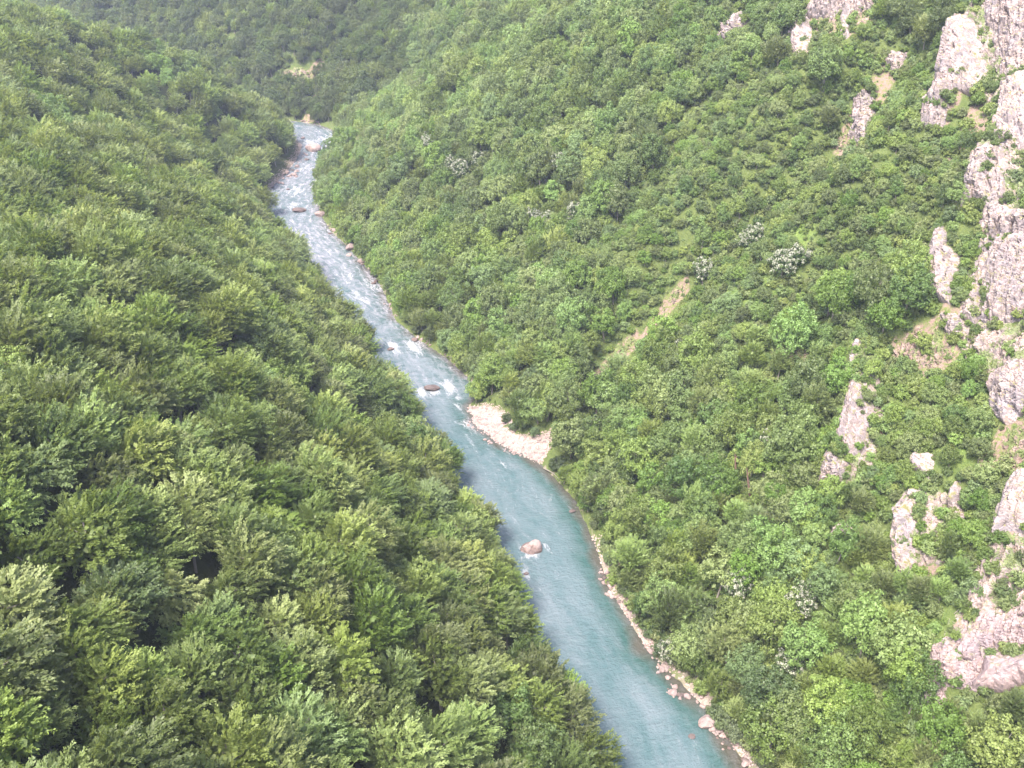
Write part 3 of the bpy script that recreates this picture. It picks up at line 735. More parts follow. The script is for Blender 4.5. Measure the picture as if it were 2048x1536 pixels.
# loose gravel of the bar and the banks: thousands of small stones, one body
def small_stones(spots_, seed):
    import bmesh
    bm = bmesh.new(); bmesh.ops.create_icosphere(bm, subdivisions=1, radius=1.0)
    base = np.array([v.co[:] for v in bm.verts]); fc = np.array([[v.index for v in q.verts] for q in bm.faces]); bm.free()
    r = np.random.default_rng(seed)
    n = len(spots_)
    V = base[None] * r.uniform(.65, 1.2, (n, len(base), 1))
    V = V * np.array([1, .8, .55]) * (0.14 + .34 * r.uniform(size=(n, 1, 1)) ** 2.5)
    w = r.uniform(0, 6.28, n); cw, sw = np.cos(w)[:, None], np.sin(w)[:, None]
    V = np.stack([V[:, :, 0] * cw - V[:, :, 1] * sw, V[:, :, 0] * sw + V[:, :, 1] * cw, V[:, :, 2]], 2)
    V = V + np.column_stack([spots_, zat(spots_) + .06])[:, None]
    F = fc[None] + (np.arange(n) * len(base))[:, None, None]
    o = link("gravel", mesh_of("gravel", V.reshape(-1, 3), F.reshape(-1, 3), M_GRAVEL, False))
    return tag(o, "loose pinkish gravel over the bar and along the right bank", kind='stuff')
r_ = np.random.default_rng(77)
pool = [r_.uniform(GRAVEL.min(0), GRAVEL.max(0), (9000, 2))]
pool[0] = pool[0][signed(pool[0], GRAVEL) > -.6]
q_ = r_.uniform((-125, 120), (75, 215), (90000, 2)); pool.append(q_[(seg_dist(q_, R0) < 3.2 * r_.uniform(.3, 1, 90000)) & ~inside(q_, np.vstack([L0, R0[::-1]]))])
q_ = r_.uniform((-150, 490), (-115, 600), (30000, 2)); pool.append(q_[(seg_dist(q_, L0) < 4.0 * r_.uniform(.2, 1, 30000)) & ~inside(q_, np.vstack([L0, R0[::-1]]))])
q_ = np.vstack(pool); print("gravel stones", len(q_))
small_stones(q_[r_.permutation(len(q_))[:9000]], 78)

# ------------------------------------------------------------------ tree meshes
def quads_mesh(name, C, A, B, tint, mat):
    """leaf sprays: kites with centre line C..C+A and half width B"""
    n = len(C)
    V = np.empty((n, 4, 3)); V[:, 0] = C; V[:, 1] = C + A * 0.45 + B; V[:, 2] = C + A; V[:, 3] = C + A * 0.45 - B
    V[:, 2, 2] -= 0.12 * np.linalg.norm(A, axis=1)
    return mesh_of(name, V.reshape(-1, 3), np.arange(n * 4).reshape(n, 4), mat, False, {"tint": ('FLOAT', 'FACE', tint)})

def unit(a): return a / np.maximum(np.linalg.norm(a, axis=-1, keepdims=True), 1e-9)

def beech_crown(seed, mat, R=4.6, H=7.5, nb=300, per=12, base=4.0, lean=(0.25, 0.0)):
    """branches that rise and spread, each carrying a flat feather of sprays"""
    r = np.random.default_rng(seed)
    C, A, B, T = [], [], [], []
    for i in range(nb):
        th = r.uniform(0, 2 * math.pi); ph = math.asin(r.uniform(-0.45, 1.0))
        d = np.array([math.cos(th) * math.cos(ph), math.sin(th) * math.cos(ph), math.sin(ph)])
        lump = 1 + 0.30 * vnoise(np.array([d * 1.9 + seed]), seed)[0]
        tip = d * np.array([R, R, H * 0.62]) * lump * r.uniform(0.72, 1.04) + [0, 0, base + H * 0.36]
        go = unit(np.array([d[0] * .9 + lean[0], d[1] * .9 + lean[1], d[2] * 0.5 + 0.5]) + r.normal(0, .15, 3))
        ln = r.uniform(1.2, 2.5)
        st = tip - go * ln
        side = unit(np.cross(go, [0, 0, 1.0]) + r.normal(0, .2, 3))
        bt = r.uniform(0, 1)
        for j in range(per):
            f = (j + r.uniform(0, 1)) / per
            q = st + go * ln * f - np.array([0, 0, 0.25 * f * f])
            for s in (-1, 1):
                L = r.uniform(0.32, 0.60) * (1.15 - 0.6 * f)
                a = unit(go * 0.8 + side * s * r.uniform(.2, .6) + r.normal(0, .16, 3)) * L
                b = unit(np.cross(a, np.cross(go, side)) + r.normal(0, .35, 3) * L) * L * r.uniform(.22, .32)
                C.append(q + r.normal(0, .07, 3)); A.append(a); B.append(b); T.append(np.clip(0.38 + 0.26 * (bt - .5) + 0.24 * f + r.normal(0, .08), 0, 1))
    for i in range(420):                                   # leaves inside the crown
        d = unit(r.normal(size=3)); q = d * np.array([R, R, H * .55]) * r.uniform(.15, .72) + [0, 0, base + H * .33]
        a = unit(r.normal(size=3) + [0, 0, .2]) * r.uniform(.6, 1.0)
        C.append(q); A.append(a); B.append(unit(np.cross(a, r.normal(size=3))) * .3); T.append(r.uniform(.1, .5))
    return quads_mesh("crown", np.array(C), np.array(A), np.array(B), np.array(T), mat)

def round_crown(seed, mat, R=3.2, H=5.5, clumps=85, per=34, base=2.2, leaf=(0.28, 0.5), puff=0.85, blossom=0.0, low=-0.45):
    """billowing crown: rounded clumps of leaves on an uneven dome"""
    r = np.random.default_rng(seed)
    C, A, B, T = [], [], [], []
    for i in range(clumps):
        th = r.uniform(0, 2 * math.pi); ph = math.asin(r.uniform(low, 1.0))
        d = np.array([math.cos(th) * math.cos(ph), math.sin(th) * math.cos(ph), math.sin(ph)])
        lump = 1 + 0.34 * vnoise(np.array([d * 2.1 + seed * 1.3]), seed)[0]
        c = d * np.array([R, R, H * .55]) * lump * r.uniform(.66, 1.0) + [0, 0, base + H * .40]
        pr = puff * r.uniform(.6, 1.25); bt = r.uniform(0, 1)
        fl = r.uniform() < blossom
        for j in range(per):
            e = unit(r.normal(size=3) + d * 0.75 + [0, 0, .35])
            L = r.uniform(*leaf)
            nrm = unit(e + r.normal(0, .45, 3))
            a = unit(np.cross(nrm, r.normal(size=3))) * L
            b = np.cross(nrm, unit(a)) * L * r.uniform(.32, .5)
            C.append(c + e * pr * r.uniform(.6, 1.05) - a * .5); A.append(a); B.append(b)
            t = np.clip(.5 + .36 * (bt - .5) + r.normal(0, .10), 0, 1)
            if blossom: t = (0.72 if r.uniform() < .72 else .3) if fl and e[2] > -.1 else 0.2
            T.append(t)
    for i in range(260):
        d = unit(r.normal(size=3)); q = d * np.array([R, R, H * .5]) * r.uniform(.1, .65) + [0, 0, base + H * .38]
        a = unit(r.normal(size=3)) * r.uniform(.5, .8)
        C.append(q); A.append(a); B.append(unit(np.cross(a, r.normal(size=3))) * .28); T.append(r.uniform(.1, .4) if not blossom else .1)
    return quads_mesh("crown", np.array(C), np.array(A), np.array(B), np.array(T), mat)

def trunk_mesh(seed, h, r0, limbs=5, spread=1.8, mat=None):
    r = np.random.default_rng(seed)
    V, F = [], []
    def tube(p0, p1, ra, rb, n=6):
        d = unit(np.array(p1, float) - p0); s = unit(np.cross(d, [0.3, 0.9, 0.2])); t = np.cross(d, s)
        b = len(V)
        for p, rr in ((p0, ra), (p1, rb)):
            for i in range(n):
                w = 2 * math.pi * i / n
                V.append(np.array(p) + (s * math.cos(w) + t * math.sin(w)) * rr)
        for i in range(n): F.append((b + i, b + (i + 1) % n, b + n + (i + 1) % n, b + n + i))
    a = np.array([0, 0, -1.2]); m = np.array([r.normal(0, .15), r.normal(0, .15), h * .5]); e = np.array([r.normal(0, .3), r.normal(0, .3), h])
    tube(a, m, r0 * 1.25, r0 * .85); tube(m, e, r0 * .85, r0 * .3)
    for i in range(limbs):
        f = r.uniform(.35, .9); th = r.uniform(0, 6.28)
        s = m + (e - m) * f * .8 if f > .5 else m * (.7 + f * .5)
        q = s + np.array([math.cos(th) * spread, math.sin(th) * spread, spread * r.uniform(.7, 1.2)]) * r.uniform(.7, 1.1)
        tube(s, q, r0 * .4, r0 * .12, 5)
    return mesh_of("trunk", np.array(V), np.array(F), mat or M_BARK, True)

KINDS = {}
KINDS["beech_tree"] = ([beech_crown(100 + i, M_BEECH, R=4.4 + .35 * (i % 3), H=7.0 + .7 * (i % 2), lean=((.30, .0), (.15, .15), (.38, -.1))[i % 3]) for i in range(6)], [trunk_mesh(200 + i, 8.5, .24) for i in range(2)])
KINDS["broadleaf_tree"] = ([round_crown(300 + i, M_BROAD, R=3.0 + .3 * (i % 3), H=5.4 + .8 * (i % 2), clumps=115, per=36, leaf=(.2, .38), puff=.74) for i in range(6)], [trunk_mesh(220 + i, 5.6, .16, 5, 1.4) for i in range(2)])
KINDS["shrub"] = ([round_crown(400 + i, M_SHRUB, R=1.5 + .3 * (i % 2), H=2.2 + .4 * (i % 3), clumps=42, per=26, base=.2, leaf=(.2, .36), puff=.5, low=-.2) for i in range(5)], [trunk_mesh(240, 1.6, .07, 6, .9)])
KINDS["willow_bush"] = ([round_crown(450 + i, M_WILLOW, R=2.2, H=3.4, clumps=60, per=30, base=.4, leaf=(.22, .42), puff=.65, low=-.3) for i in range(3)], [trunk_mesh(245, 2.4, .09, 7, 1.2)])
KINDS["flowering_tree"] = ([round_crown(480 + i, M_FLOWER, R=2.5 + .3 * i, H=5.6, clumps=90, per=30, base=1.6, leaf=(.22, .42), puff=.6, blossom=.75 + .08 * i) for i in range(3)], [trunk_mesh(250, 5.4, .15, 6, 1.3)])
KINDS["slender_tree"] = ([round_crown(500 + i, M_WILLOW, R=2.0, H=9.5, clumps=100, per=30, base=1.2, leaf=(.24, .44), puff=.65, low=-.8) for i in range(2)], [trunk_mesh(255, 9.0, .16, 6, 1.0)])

# ------------------------------------------------------------------ planting
def rock_free(P, pad):
    m = np.ones(len(P), bool)
    for a in ROCKS:
        lo, hi = a.min(0) - 5, a.max(0) + 5
        k = ((P > lo) & (P < hi)).all(1)
        if k.any(): m[k] &= signed(P[k], a) < -pad
    return m

def jitter_grid(lo, hi, step, seed):
    r = np.random.default_rng(seed)
    xs, ys = np.arange(lo[0], hi[0], step), np.arange(lo[1], hi[1], step)
    X, Y = np.meshgrid(xs, ys); X[1::2] += step / 2
    P = np.column_stack([X.ravel(), Y.ravel()])
    return P + r.uniform(-.42, .42, P.shape) * step

def in_view(P, h, margin=430):
    px, py, dep = seen_at(np.column_stack([P, zat(P) + h]))
    return (dep > 30) & (px > -margin) & (px < 2048 + margin) & (py > -190) & (py < 1536 + 320)

def occluded(P3):
    """hidden from the photograph's viewpoint behind a hill"""
    o = np.array([0, 0, CAM_H]); hid = np.zeros(len(P3), bool)
    for f in np.linspace(.3, .965, 40):
        q = o + (P3 - o) * f
        hid |= q[:, 2] < zat(q[:, :2]) + 1.0
    return hid

BED = np.vstack([L0, R0[::-1]])
def dry(P, pad): return (~inside(P, BED)) & (np.minimum(seg_dist(P, L0), seg_dist(P, R0)) > pad)

trees = {k: [] for k in KINDS}          # rows: x, y, z, scale, rz, tilt x, tilt y, height factor
def plant(kind, P, smin, smax, seed, hf=(0.9, 1.15), tilt=0.12):
    r = np.random.default_rng(seed)
    n = len(P)
    z = zat(P) - 0.3
    trees[kind].append(np.column_stack([P, z, r.uniform(smin, smax, n), r.uniform(0, 6.28, n), r.normal(0, tilt, n), r.normal(0, tilt, n), r.uniform(hf[0], hf[1], n)]))

FLOWERS = [(1475, 1190), (1612, 1180), (1590, 1215), (1575, 1330), (1335, 1300), (1560, 540), (1590, 520), (1405, 545), (1355, 695), (900, 325), (955, 315), (925, 335), (1070, 430), (1120, 330), (1510, 470), (1490, 480), (1540, 885), (1095, 440), (860, 290), (1150, 430)]
FQ = spot(np.array(FLOWERS, float) + [0, 26])[:, :2]
SNAG_AT = spot([(1476, 962), (1500, 990)])[:, :2]
def in_sight(P, near=2.2, front=6.5):
    m = np.ones(len(P), bool)
    for c in np.vstack([FQ, SNAG_AT]):
        u = c / np.linalg.norm(c)
        r = P - c
        al, ac = r @ u, r @ np.array([-u[1], u[0]])
        m &= ~((np.hypot(al, ac) < near) | ((al < 0) & (al > -front) & (np.abs(ac) < 2.4)))
    return m

# left wall and far spur: beeches
P = jitter_grid((-620, 30), (60, 760), 6.5, 1)
left = seg_dist(P, L0) < seg_dist(P, R0)
P = P[left]; P = P[dry(P, 3.8)]; P = P[(P[:, 1] < 492) | (P[:, 1] > 596) | (seg_dist(P, L0) > 4.2)]; P = P[in_view(P, 6)]
P = P[~occluded(np.column_stack([P, zat(P) + 14]))]
sel = vnoise(np.column_stack([P / 30, P[:, 0] * 0]), 77) > 0.62
plant("broadleaf_tree", P[sel], 1.15, 1.6, 12)
plant("beech_tree", P[~sel], 0.95, 1.5, 11, (0.85, 1.2))
bulge = []
for px_, py_ in [(1225, 1540), (1165, 1415), (1085, 1265), (1055, 1190), (1030, 1145), (990, 1050), (925, 930), (920, 890), (868, 815), (800, 760), (752, 672), (738, 630), (648, 545), (585, 455), (545, 400)]:
    d_ = np.array([(px_ - 1024) / FPX, CP + (768 - py_) / FPX * SP, -SP + (768 - py_) / FPX * CP])
    c_ = (d_ * ((8.0 - CAM_H) / d_[2]))[:2] - [5.0, 0]
    while inside(c_[None], BED)[0] or seg_dist(c_[None], L0)[0] < 1.2: c_ = c_ - [.5, 0]
    bulge.append(c_)
plant("beech_tree", np.array(bulge), 1.1, 1.3, 13, (0.95, 1.15))
# right wall: smaller broadleaf trees, thinning to scrub on the cliffs
P = jitter_grid((-640, 60), (380, 1180), 4.1, 2)
right = seg_dist(P, L0) >= seg_dist(P, R0)
P = P[right]; P = P[dry(P, 0.5)]; P = P[(P[:, 1] > 212) | (seg_dist(P, R0) > 2.5)]; P = P[in_view(P, 4)]
P = P[~occluded(np.column_stack([P, zat(P) + 9]))]
dR = seg_dist(P, R0)
tan_, gv_, gr_ = cover(P)
away = P / np.linalg.norm(P, axis=1)[:, None]
for st in (2.0, 4.0): tan_ = np.maximum(tan_, cover(P + away * st)[0])     # nothing tall just below the bare ground
scar = np.zeros(len(P))
for st in (0, 2, 4, 6, 8, 10.0, 12.0, 14.0, 16.0, 18.0):
    for a_ in (TANS[0], TANS[1], TANS[11], GRAVEL):
        scar = np.maximum(scar, sstep(-2.0, 0.5, signed(P + away * st, a_)))
P3 = np.column_stack([P, zat(P)])
px, py, dep = seen_at(P3)
cl = sstep(30, 62, dR) * sstep(420, 300, P[:, 1])               # the cliffy part of the wall
nz = vnoise(np.column_stack([P / 17, P[:, 0] * 0]), 55) * .5 + .5
ok = (gv_ < .3) & (scar < .5) & in_sight(P) & rock_free(P, 1.0) & rock_free(P + [2.0, 3.0], 0.5)
u = RNG.uniform(size=len(P))
tree = ok & (u > np.maximum(tan_ * 0.95, cl * 0.40)) & (u > gr_ * .30)
Q = jitter_grid((-640, 60), (380, 1180), 7.4, 4)
Q = Q[(seg_dist(Q, L0) >= seg_dist(Q, R0)) & dry(Q, 3.5)]; Q = Q[in_view(Q, 4)]
Q = Q[~occluded(np.column_stack([Q, zat(Q) + 12]))]
qn = vnoise(np.column_stack([Q / 38, Q[:, 0] * 0]), 91) * .5 + .5
qc = sstep(25, 55, seg_dist(Q, R0)) * sstep(420, 300, Q[:, 1])
tq = cover(Q); aw = Q / np.linalg.norm(Q, axis=1)[:, None]; tq2 = [np.maximum.reduce([cover(Q + aw * t_)[j] for t_ in (3, 6, 9, 12)]) for j in (0, 1)]
keep = in_sight(Q, 4.5, 9.0) & (qn > .14 + .42 * qc) & (tq[0] < .2) & (tq2[0] < .2) & (tq2[1] < .1) & (tq[1] < .1) & rock_free(Q, 3) & rock_free(Q + [3.0, 4.5], 1)
Q, qc, qn = Q[keep], qc[keep], qn[keep]
isb = RNG.uniform(size=len(Q)) < .35
plant("beech_tree", Q[isb], 0.75, 1.1, 26, (0.95, 1.3))
plant("broadleaf_tree", Q[~isb], 1.2, 1.75, 27, (0.95, 1.35))
gap = np.full(len(P), 99.0)
for c in Q:
    k_ = (np.abs(P[:, 0] - c[0]) < 5) & (np.abs(P[:, 1] - c[1]) < 5)
    gap[k_] = np.minimum(gap[k_], np.hypot(*(P[k_] - c).T))
tree &= gap > 3.2
big_beech = tree & (dR < 75) & (nz > .62) & (cl < .6)
plant("beech_tree", P[big_beech], 0.5, 0.85, 21)
tree &= ~big_beech
plant("broadleaf_tree", P[tree & (cl < .5)], 0.85, 1.4, 22, (0.85, 1.4))
plant("broadleaf_tree", P[tree & (cl >= .5)], 0.45, 0.85, 23)
# scrub between the trees of the right wall
P = jitter_grid((-80, 60), (330, 560), 2.2, 3)
right = seg_dist(P, L0) >= seg_dist(P, R0)
P = P[right]; P = P[dry(P, 1.5)]; P = P[in_view(P, 2)]; P = P[(P[:, 0] > 20) | (seg_dist(P, R0) > 25)]
P = P[~occluded(np.column_stack([P, zat(P) + 4]))]
tan_, gv_, gr_ = cover(P)
u = RNG.uniform(size=len(P))
away = P / np.linalg.norm(P, axis=1)[:, None]
bare = np.zeros(len(P), bool)
for a_ in (TANS[0], TANS[1], TANS[11]):
    for st in (0, 1.5, 3.0, 4.5): bare |= signed(P + away * st, a_) > -.3
ok = (gv_ < .3) & ~bare & rock_free(P, 0.2) & (u > np.maximum(tan_ * .80, 0.10)) & (u > gr_ * .2)
plant("shrub", P[ok], 0.55, 1.25, 31, tilt=.2)
P = jitter_grid((-30, 60), (250, 400), 1.5, 6)
P = P[seg_dist(P, L0) >= seg_dist(P, R0)]; P = P[dry(P, 2.5)]; P = P[in_view(P, 1)]
P = P[~occluded(np.column_stack([P, zat(P) + 3]))]
tan_, gv_, gr_ = cover(P)
u = RNG.uniform(size=len(P))
ok = (gv_ < .2) & (u < .30 + .5 * gr_ - .1 * tan_)
plant("shrub", P[ok], 0.16, 0.42, 32, (.8, 1.3), .25)
edge = []
for a_ in ROCKS[:NROCK]:
    per_ = np.vstack([a_, a_[:1]])
    for p_, q_ in zip(per_[:-1], per_[1:]):
        for _ in range(int(np.linalg.norm(q_ - p_) / 1.3)):
            if RNG.uniform() < .42: edge.append(p_ + (q_ - p_) * RNG.uniform() + RNG.normal(0, .5, 2))
    lo, hi = a_.min(0), a_.max(0)
    for _ in range(int((hi - lo).prod() / 14)):
        c_ = RNG.uniform(lo, hi)
        if inside(c_[None], a_)[0] and vnoise(np.array([[c_[0] / 5, c_[1] / 5, 3.0]]), 66)[0] > .05: edge.append(c_)
edge = np.array(edge); edge = edge[in_view(edge, 2)]
plant("shrub", edge, 0.4, 0.95, 33, tilt=.25)
wall = []
for a_ in WALLS:
    lo, hi = a_.min(0), a_.max(0)
    for _ in range(int((hi - lo).prod() / 5.0)):
        c_ = RNG.uniform(lo, hi)
        if inside(c_[None], a_)[0] and vnoise(np.array([[c_[0] / 6, c_[1] / 6, 8.0]]), 67)[0] > .06 and rock_free(c_[None], .2)[0]: wall.append(c_)
wall = np.array(wall); wall = wall[in_view(wall, 2)]
ins = np.max([np.clip(signed(edge, a_), -2, 3) for a_ in ROCKS[:NROCK]], axis=0)
trees["shrub"][-1][:, 2] += np.clip(ins + 1.0, 0, 3.0) * .9
plant("shrub", wall, 0.45, 1.2, 34, tilt=.25)
trees["shrub"][-1][:, 2] += 1.3
# grey-green bushes along the water
pts = np.array([(1100, 935), (1115, 950), (1130, 965), (1150, 985), (1165, 1010), (1180, 1050), (1195, 1090), (1210, 1120), (1290, 1265), (1305, 1300), (965, 780), (945, 750), (920, 725), (875, 695), (820, 660), (800, 635), (780, 600),
                (1012, 852), (1030, 848), (1055, 862), (1000, 838), (1415, 1430), (1430, 1445), (1450, 1465), (1465, 1475), (1520, 1530), (1240, 1180), (740, 545), (650, 430), (645, 400)], float)
q = spot(pts + [14, 6])[:, :2]
plant("willow_bush", q, 0.65, 1.1, 41)
# trees in pale flower
q = FQ
plant("flowering_tree", q, 0.85, 1.2, 42, (1.1, 1.5))
q = spot([(1012, 745), (1040, 740), (1075, 780), (1055, 795)])[:, :2]
plant("slender_tree", q, 0.85, 1.05, 43)

FLOWER_LABEL = ["white flowering tree beside the turquoise reach low on the right slope", "whitest flowering tree leaning on the lower right slope", "white flowering bush just under the whitest flowering tree",
                "greyish flowering tree low on the right slope above the stony point", "pale flowering bush on the right bank by the rubble strip", "low branch of blossom left of the flowering spire on the upper slope",
                "white flowering spire in the middle of the right slope", "white flowering tree at the top of the orange gully", "pale flowering tree right of the bare gully bed", "pink white flowering tree left of the pair in the mid slope",
                "pink white flowering tree right of the pair in the mid slope", "pale flowering tree between the mid slope pair", "large grey flowering tree in the middle of the wooded slope", "grey flowering tree above the large grey one",
                "pale flowering tree on the edge of the light green slope", "smaller pale flowering tree beside the one on the light green slope", "tiny white blossom bush below the cliffs", "pale bush touching the large grey flowering tree",
                "faint pale flowering tree left of the mid slope pair", "greyish flowering tree right of the large grey one"]
LEVELS = [(40, "at the top edge"), (120, "well above the river bend"), (200, "higher than the river bend"), (290, "level with the river bend"), (400, "level with the far boulders"), (480, "level with the flat dark boulder"), (560, "level with the foam bar"), (640, "just above the middle rapid"), (720, "level with the middle rapid"),
          (820, "level with the foam ringed boulder"), (940, "level with the gravel bar"), (1040, "just below the gravel bar"), (1130, "level with the split boulder"), (1230, "level with the rubble heap"), (1330, "just above the stony point"), (1420, "level with the stony point"), (9999, "at the bottom edge")]
def zone(kind, x, y, pxl, pyl, s, shade):
    """label and group of a tree: its size and shade, then where it stands"""
    lev = next(t for m, t in LEVELS if pyl < m)
    lb, rb = np.interp(y, LB[:, 1], LB[:, 0]), np.interp(y, RB[:, 1], RB[:, 0])
    on_left = x < (lb + rb) / 2
    d = seg_dist(np.array([[x, y]]), LB if on_left else RB)[0]
    tone = ("dark green", "mid green", "light green")[min(2, int(shade * 3))]
    if on_left:
        col = "overhanging the left bank" if d < 12 else "behind the left bank" if d < 32 else "mid left slope" if pxl > 260 else "near the left edge"
    else:
        col = "by the right bank" if d < 10 else "low on the right slope" if d < 38 else "on the mid right slope" if pxl < 1640 else "between the right cliffs" if pxl < 1880 else "near the right edge"
    size = {"beech_tree": (.8, 1.02), "broadleaf_tree": (.85, 1.12), "shrub": (.8, 1.03), "willow_bush": (.8, .98), "slender_tree": (.9, 1.0)}[kind]
    big = "small" if s < size[0] else "medium" if s < size[1] else "large"
    what = {"beech_tree": "feathery beech", "broadleaf_tree": "rounded tree", "shrub": "scrubby shrub", "willow_bush": "waterside bush", "slender_tree": "slender tree"}[kind]
    grp = {"beech_tree": "feathery beeches", "broadleaf_tree": "rounded trees", "shrub": "scrubby shrubs", "willow_bush": "waterside bushes", "slender_tree": "slender trees"}[kind] + " " + col + ", " + lev
    return f"{big} {tone} {what} {col}, {lev}", grp
CATS = {"beech_tree": "tree", "broadleaf_tree": "tree", "shrub": "shrub", "willow_bush": "bush", "flowering_tree": "tree", "slender_tree": "tree"}
protos = {}
for kind, (crowns, trunks) in KINDS.items():
    T = np.vstack(trees[kind])
    w = {"beech_tree": 4.6, "broadleaf_tree": 3.2, "shrub": 1.6}.get(kind, 2.4)
    P3 = T[:, :3] + np.array([0, 0, 1.0]) * (T[:, 3] * w)[:, None]
    px, py, dep = seen_at(P3)
    score = T[:, 3] * w / dep * np.where((px > -15) & (px < 2063) & (py > -20) & (py < 1560), 1, 0)
    order = np.argsort(-score)[:300]
    if kind == "flowering_tree": order = np.arange(len(T))
    order = [i for i in order if score[i] > 0 or kind == "flowering_tree"]
    pick = np.zeros(len(T), bool); pick[order] = True
    r = np.random.default_rng(5)
    first = {}
    for n, i in enumerate(order):
        shade = r.uniform()
        x, y, z, s, rz, tx, ty, hf = T[i]
        root = link(kind, None)
        root.empty_display_size = 0.5
        root.location = (x, y, z); root.rotation_euler = (tx, ty, rz if kind != "beech_tree" else rz * 0.3 - .9); root.scale = (s, s, s * hf)
        ci, ti = n % len(crowns), n % len(trunks)
        for nm, me, store in (("crown", crowns[ci], ("c", ci)), ("trunk", trunks[ti], ("t", ti))):
            if store in first:
                o = first[store].copy(); COL.objects.link(o); o.parent = root
            else:
                o = first[store] = link(nm, me, root)
            o.color = (shade, 1, 1, 1)
        if kind == "flowering_tree": lab, grp = FLOWER_LABEL[i], None
        else: lab, grp = zone(kind, x, y, px[i], py[i], s, shade)
        tag(root, lab, CATS[kind], grp)
    protos[kind] = ([first[("c", i)] for i in range(len(crowns)) if ("c", i) in first], [first[("t", i)] for i in range(len(trunks)) if ("t", i) in first], T[~pick])

def forest(name, kind, T, shade=2.0, deep=1.0):
    """every remaining tree of a kind, set out as instances of the crowns and trunks above"""
    n = len(T)
    if not n: return
    crowns, trunks, _ = protos[kind]
    rz = (T[:, 4] * 0.3 - .9 if kind == "beech_tree" else T[:, 4])
    me = mesh_of(name, T[:, :3], np.zeros((0, 4), int), None, False,
                 {"rot": ('FLOAT_VECTOR', 'POINT', np.column_stack([T[:, 5], T[:, 6], rz])), "size": ('FLOAT_VECTOR', 'POINT', np.column_stack([T[:, 3], T[:, 3], T[:, 3] * T[:, 7]])),
                  "which": ('INT', 'POINT', np.random.default_rng(8).integers(0, 1000, n))}) if False else None
    me = bpy.data.meshes.new(name)
    me.vertices.add(n); me.vertices.foreach_set("co", T[:, :3].astype(np.float32).ravel())
    for k, typ, val in (("rot", 'FLOAT_VECTOR', np.column_stack([T[:, 5], T[:, 6], rz])), ("size", 'FLOAT_VECTOR', np.column_stack([T[:, 3], T[:, 3], T[:, 3] * T[:, 7]]))):
        a = me.attributes.new(k, typ, 'POINT'); a.data.foreach_set("vector", val.astype(np.float32).ravel())
    a = me.attributes.new("which", 'INT', 'POINT'); a.data.foreach_set("value", np.random.default_rng(8).integers(0, 6000, n).astype(np.int32))
    me.update()
    o = link(name, me)
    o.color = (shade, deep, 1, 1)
    ng = bpy.data.node_groups.new(name, 'GeometryNodeTree')
    ng.interface.new_socket("Geometry", in_out='INPUT', socket_type='NodeSocketGeometry')
    ng.interface.new_socket("Geometry", in_out='OUTPUT', socket_type='NodeSocketGeometry')
    N, Lk = ng.nodes, ng.links
    gi, go = N.new("NodeGroupInput"), N.new("NodeGroupOutput")
    def named(k, typ):
        x = N.new("GeometryNodeInputNamedAttribute"); x.data_type = typ; x.inputs[0].default_value = k
        return x.outputs[0]
    join = N.new("GeometryNodeJoinGeometry")
    for lst in (crowns, trunks):
        src = N.new("GeometryNodeJoinGeometry")
        for c in reversed(lst):
            oi = N.new("GeometryNodeObjectInfo"); oi.inputs[0].default_value = c; oi.transform_space = 'ORIGINAL'
            g2 = N.new("GeometryNodeGeometryToInstance")
            Lk.new(oi.outputs["Geometry"], g2.inputs[0]); Lk.new(g2.outputs[0], src.inputs[0])
        iop = N.new("GeometryNodeInstanceOnPoints")
        Lk.new(gi.outputs[0], iop.inputs["Points"]); Lk.new(src.outputs[0], iop.inputs["Instance"])
        iop.inputs["Pick Instance"].default_value = True
        mod = N.new("ShaderNodeMath"); mod.operation = 'MODULO'; mod.inputs[1].default_value = len(lst)
        Lk.new(named("which", 'INT'), mod.inputs[0]); Lk.new(mod.outputs[0], iop.inputs["Instance Index"])
        e2r = N.new("FunctionNodeEulerToRotation"); Lk.new(named("rot", 'FLOAT_VECTOR'), e2r.inputs[0])
        Lk.new(e2r.outputs[0], iop.inputs["Rotation"]); Lk.new(named("size", 'FLOAT_VECTOR'), iop.inputs["Scale"])
        Lk.new(iop.outputs[0], join.inputs[0])
    Lk.new(join.outputs[0], go.inputs[0])
    md = o.modifiers.new("planting", 'NODES'); md.node_group = ng
    tag(o, kind='stuff')
    return o
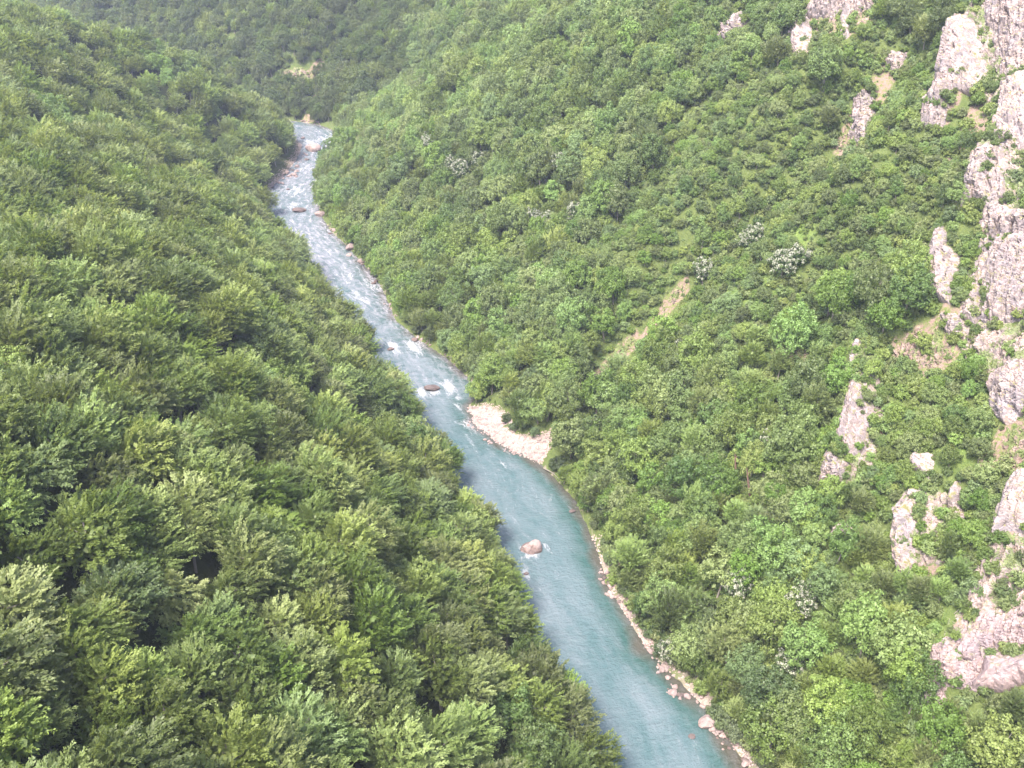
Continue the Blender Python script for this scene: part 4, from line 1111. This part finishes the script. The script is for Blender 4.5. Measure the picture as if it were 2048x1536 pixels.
for nm, kind, lab in (("beech_forest", "beech_tree", "beech forest filling the rest of the left slope"), ("broadleaf_forest", "broadleaf_tree", "mixed green forest covering the far and upper right slopes"),
                      ("scrub", "shrub", "low green scrub between the trees of the right slope")):
    T = protos[kind][2]
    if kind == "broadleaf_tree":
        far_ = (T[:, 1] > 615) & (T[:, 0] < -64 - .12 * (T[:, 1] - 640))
        f_ = forest("far_forest", kind, T[far_], 2.0, 0.50)  # cloud shade on the far slope, painted as darker leaf colour
        f_['label'] = "shade-darkened wood on the far slope behind the left spur"
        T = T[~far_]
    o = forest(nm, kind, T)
    if o: o['label'] = lab
    print(nm, len(protos[kind][2]))

# ------------------------------------------------------------------ dead trunks and driftwood
def snag(pix, hpx, label, lean, seed):
    p = spot([pix])[0]
    h = hpx / FPX * seen_at(p[None])[2][0] / 0.8
    o = link("dead_trunk", trunk_mesh(seed, h, .30, 2, .7, M_DEAD))
    o.location = p; o.rotation_euler = lean
    tag(o, label, "dead tree")
snag((1476, 962), 60, "leaning dead brown trunk on the left of the two broken snags", (0.1, -0.25, 0), 61)
snag((1500, 990), 62, "broken dead trunk to the right of the taller leaning snag", (0.15, -0.22, 0), 62)
pa, pb = spot([(1092, 942), (1122, 962)])
d = pb - pa
log = link("driftwood_log", trunk_mesh(63, float(np.linalg.norm(d)), .16, 1, .8, M_BARK))
log.location = pa + [0, 0, .5]
log.rotation_euler = Vector(d).to_track_quat('Z', 'Y').to_euler()
tag(log, "pale fallen log lying at the water's edge below the gravel bar", "log")

# ------------------------------------------------------------------ haze: the valley air
import bmesh
bm = bmesh.new()
bmesh.ops.create_cube(bm, size=1.0)
bmesh.ops.scale(bm, vec=(2700, 2360, 330), verts=bm.verts)
bmesh.ops.translate(bm, vec=(0, 870, 160), verts=bm.verts)
me = bpy.data.meshes.new("haze"); bm.to_mesh(me); bm.free()
hz = link("haze", me)
k = Mat("valley_haze")
vol = k.n("ShaderNodeVolumePrincipled", {"Color": (0.70, 0.78, 1.0, 1), "Density": 0.00013, "Anisotropy": 0.2})
k.t.links.new(vol.outputs[0], k.out.inputs["Volume"])
me.materials.append(k.m)
tag(hz, kind='stuff')
print("objects", len(scene.objects))
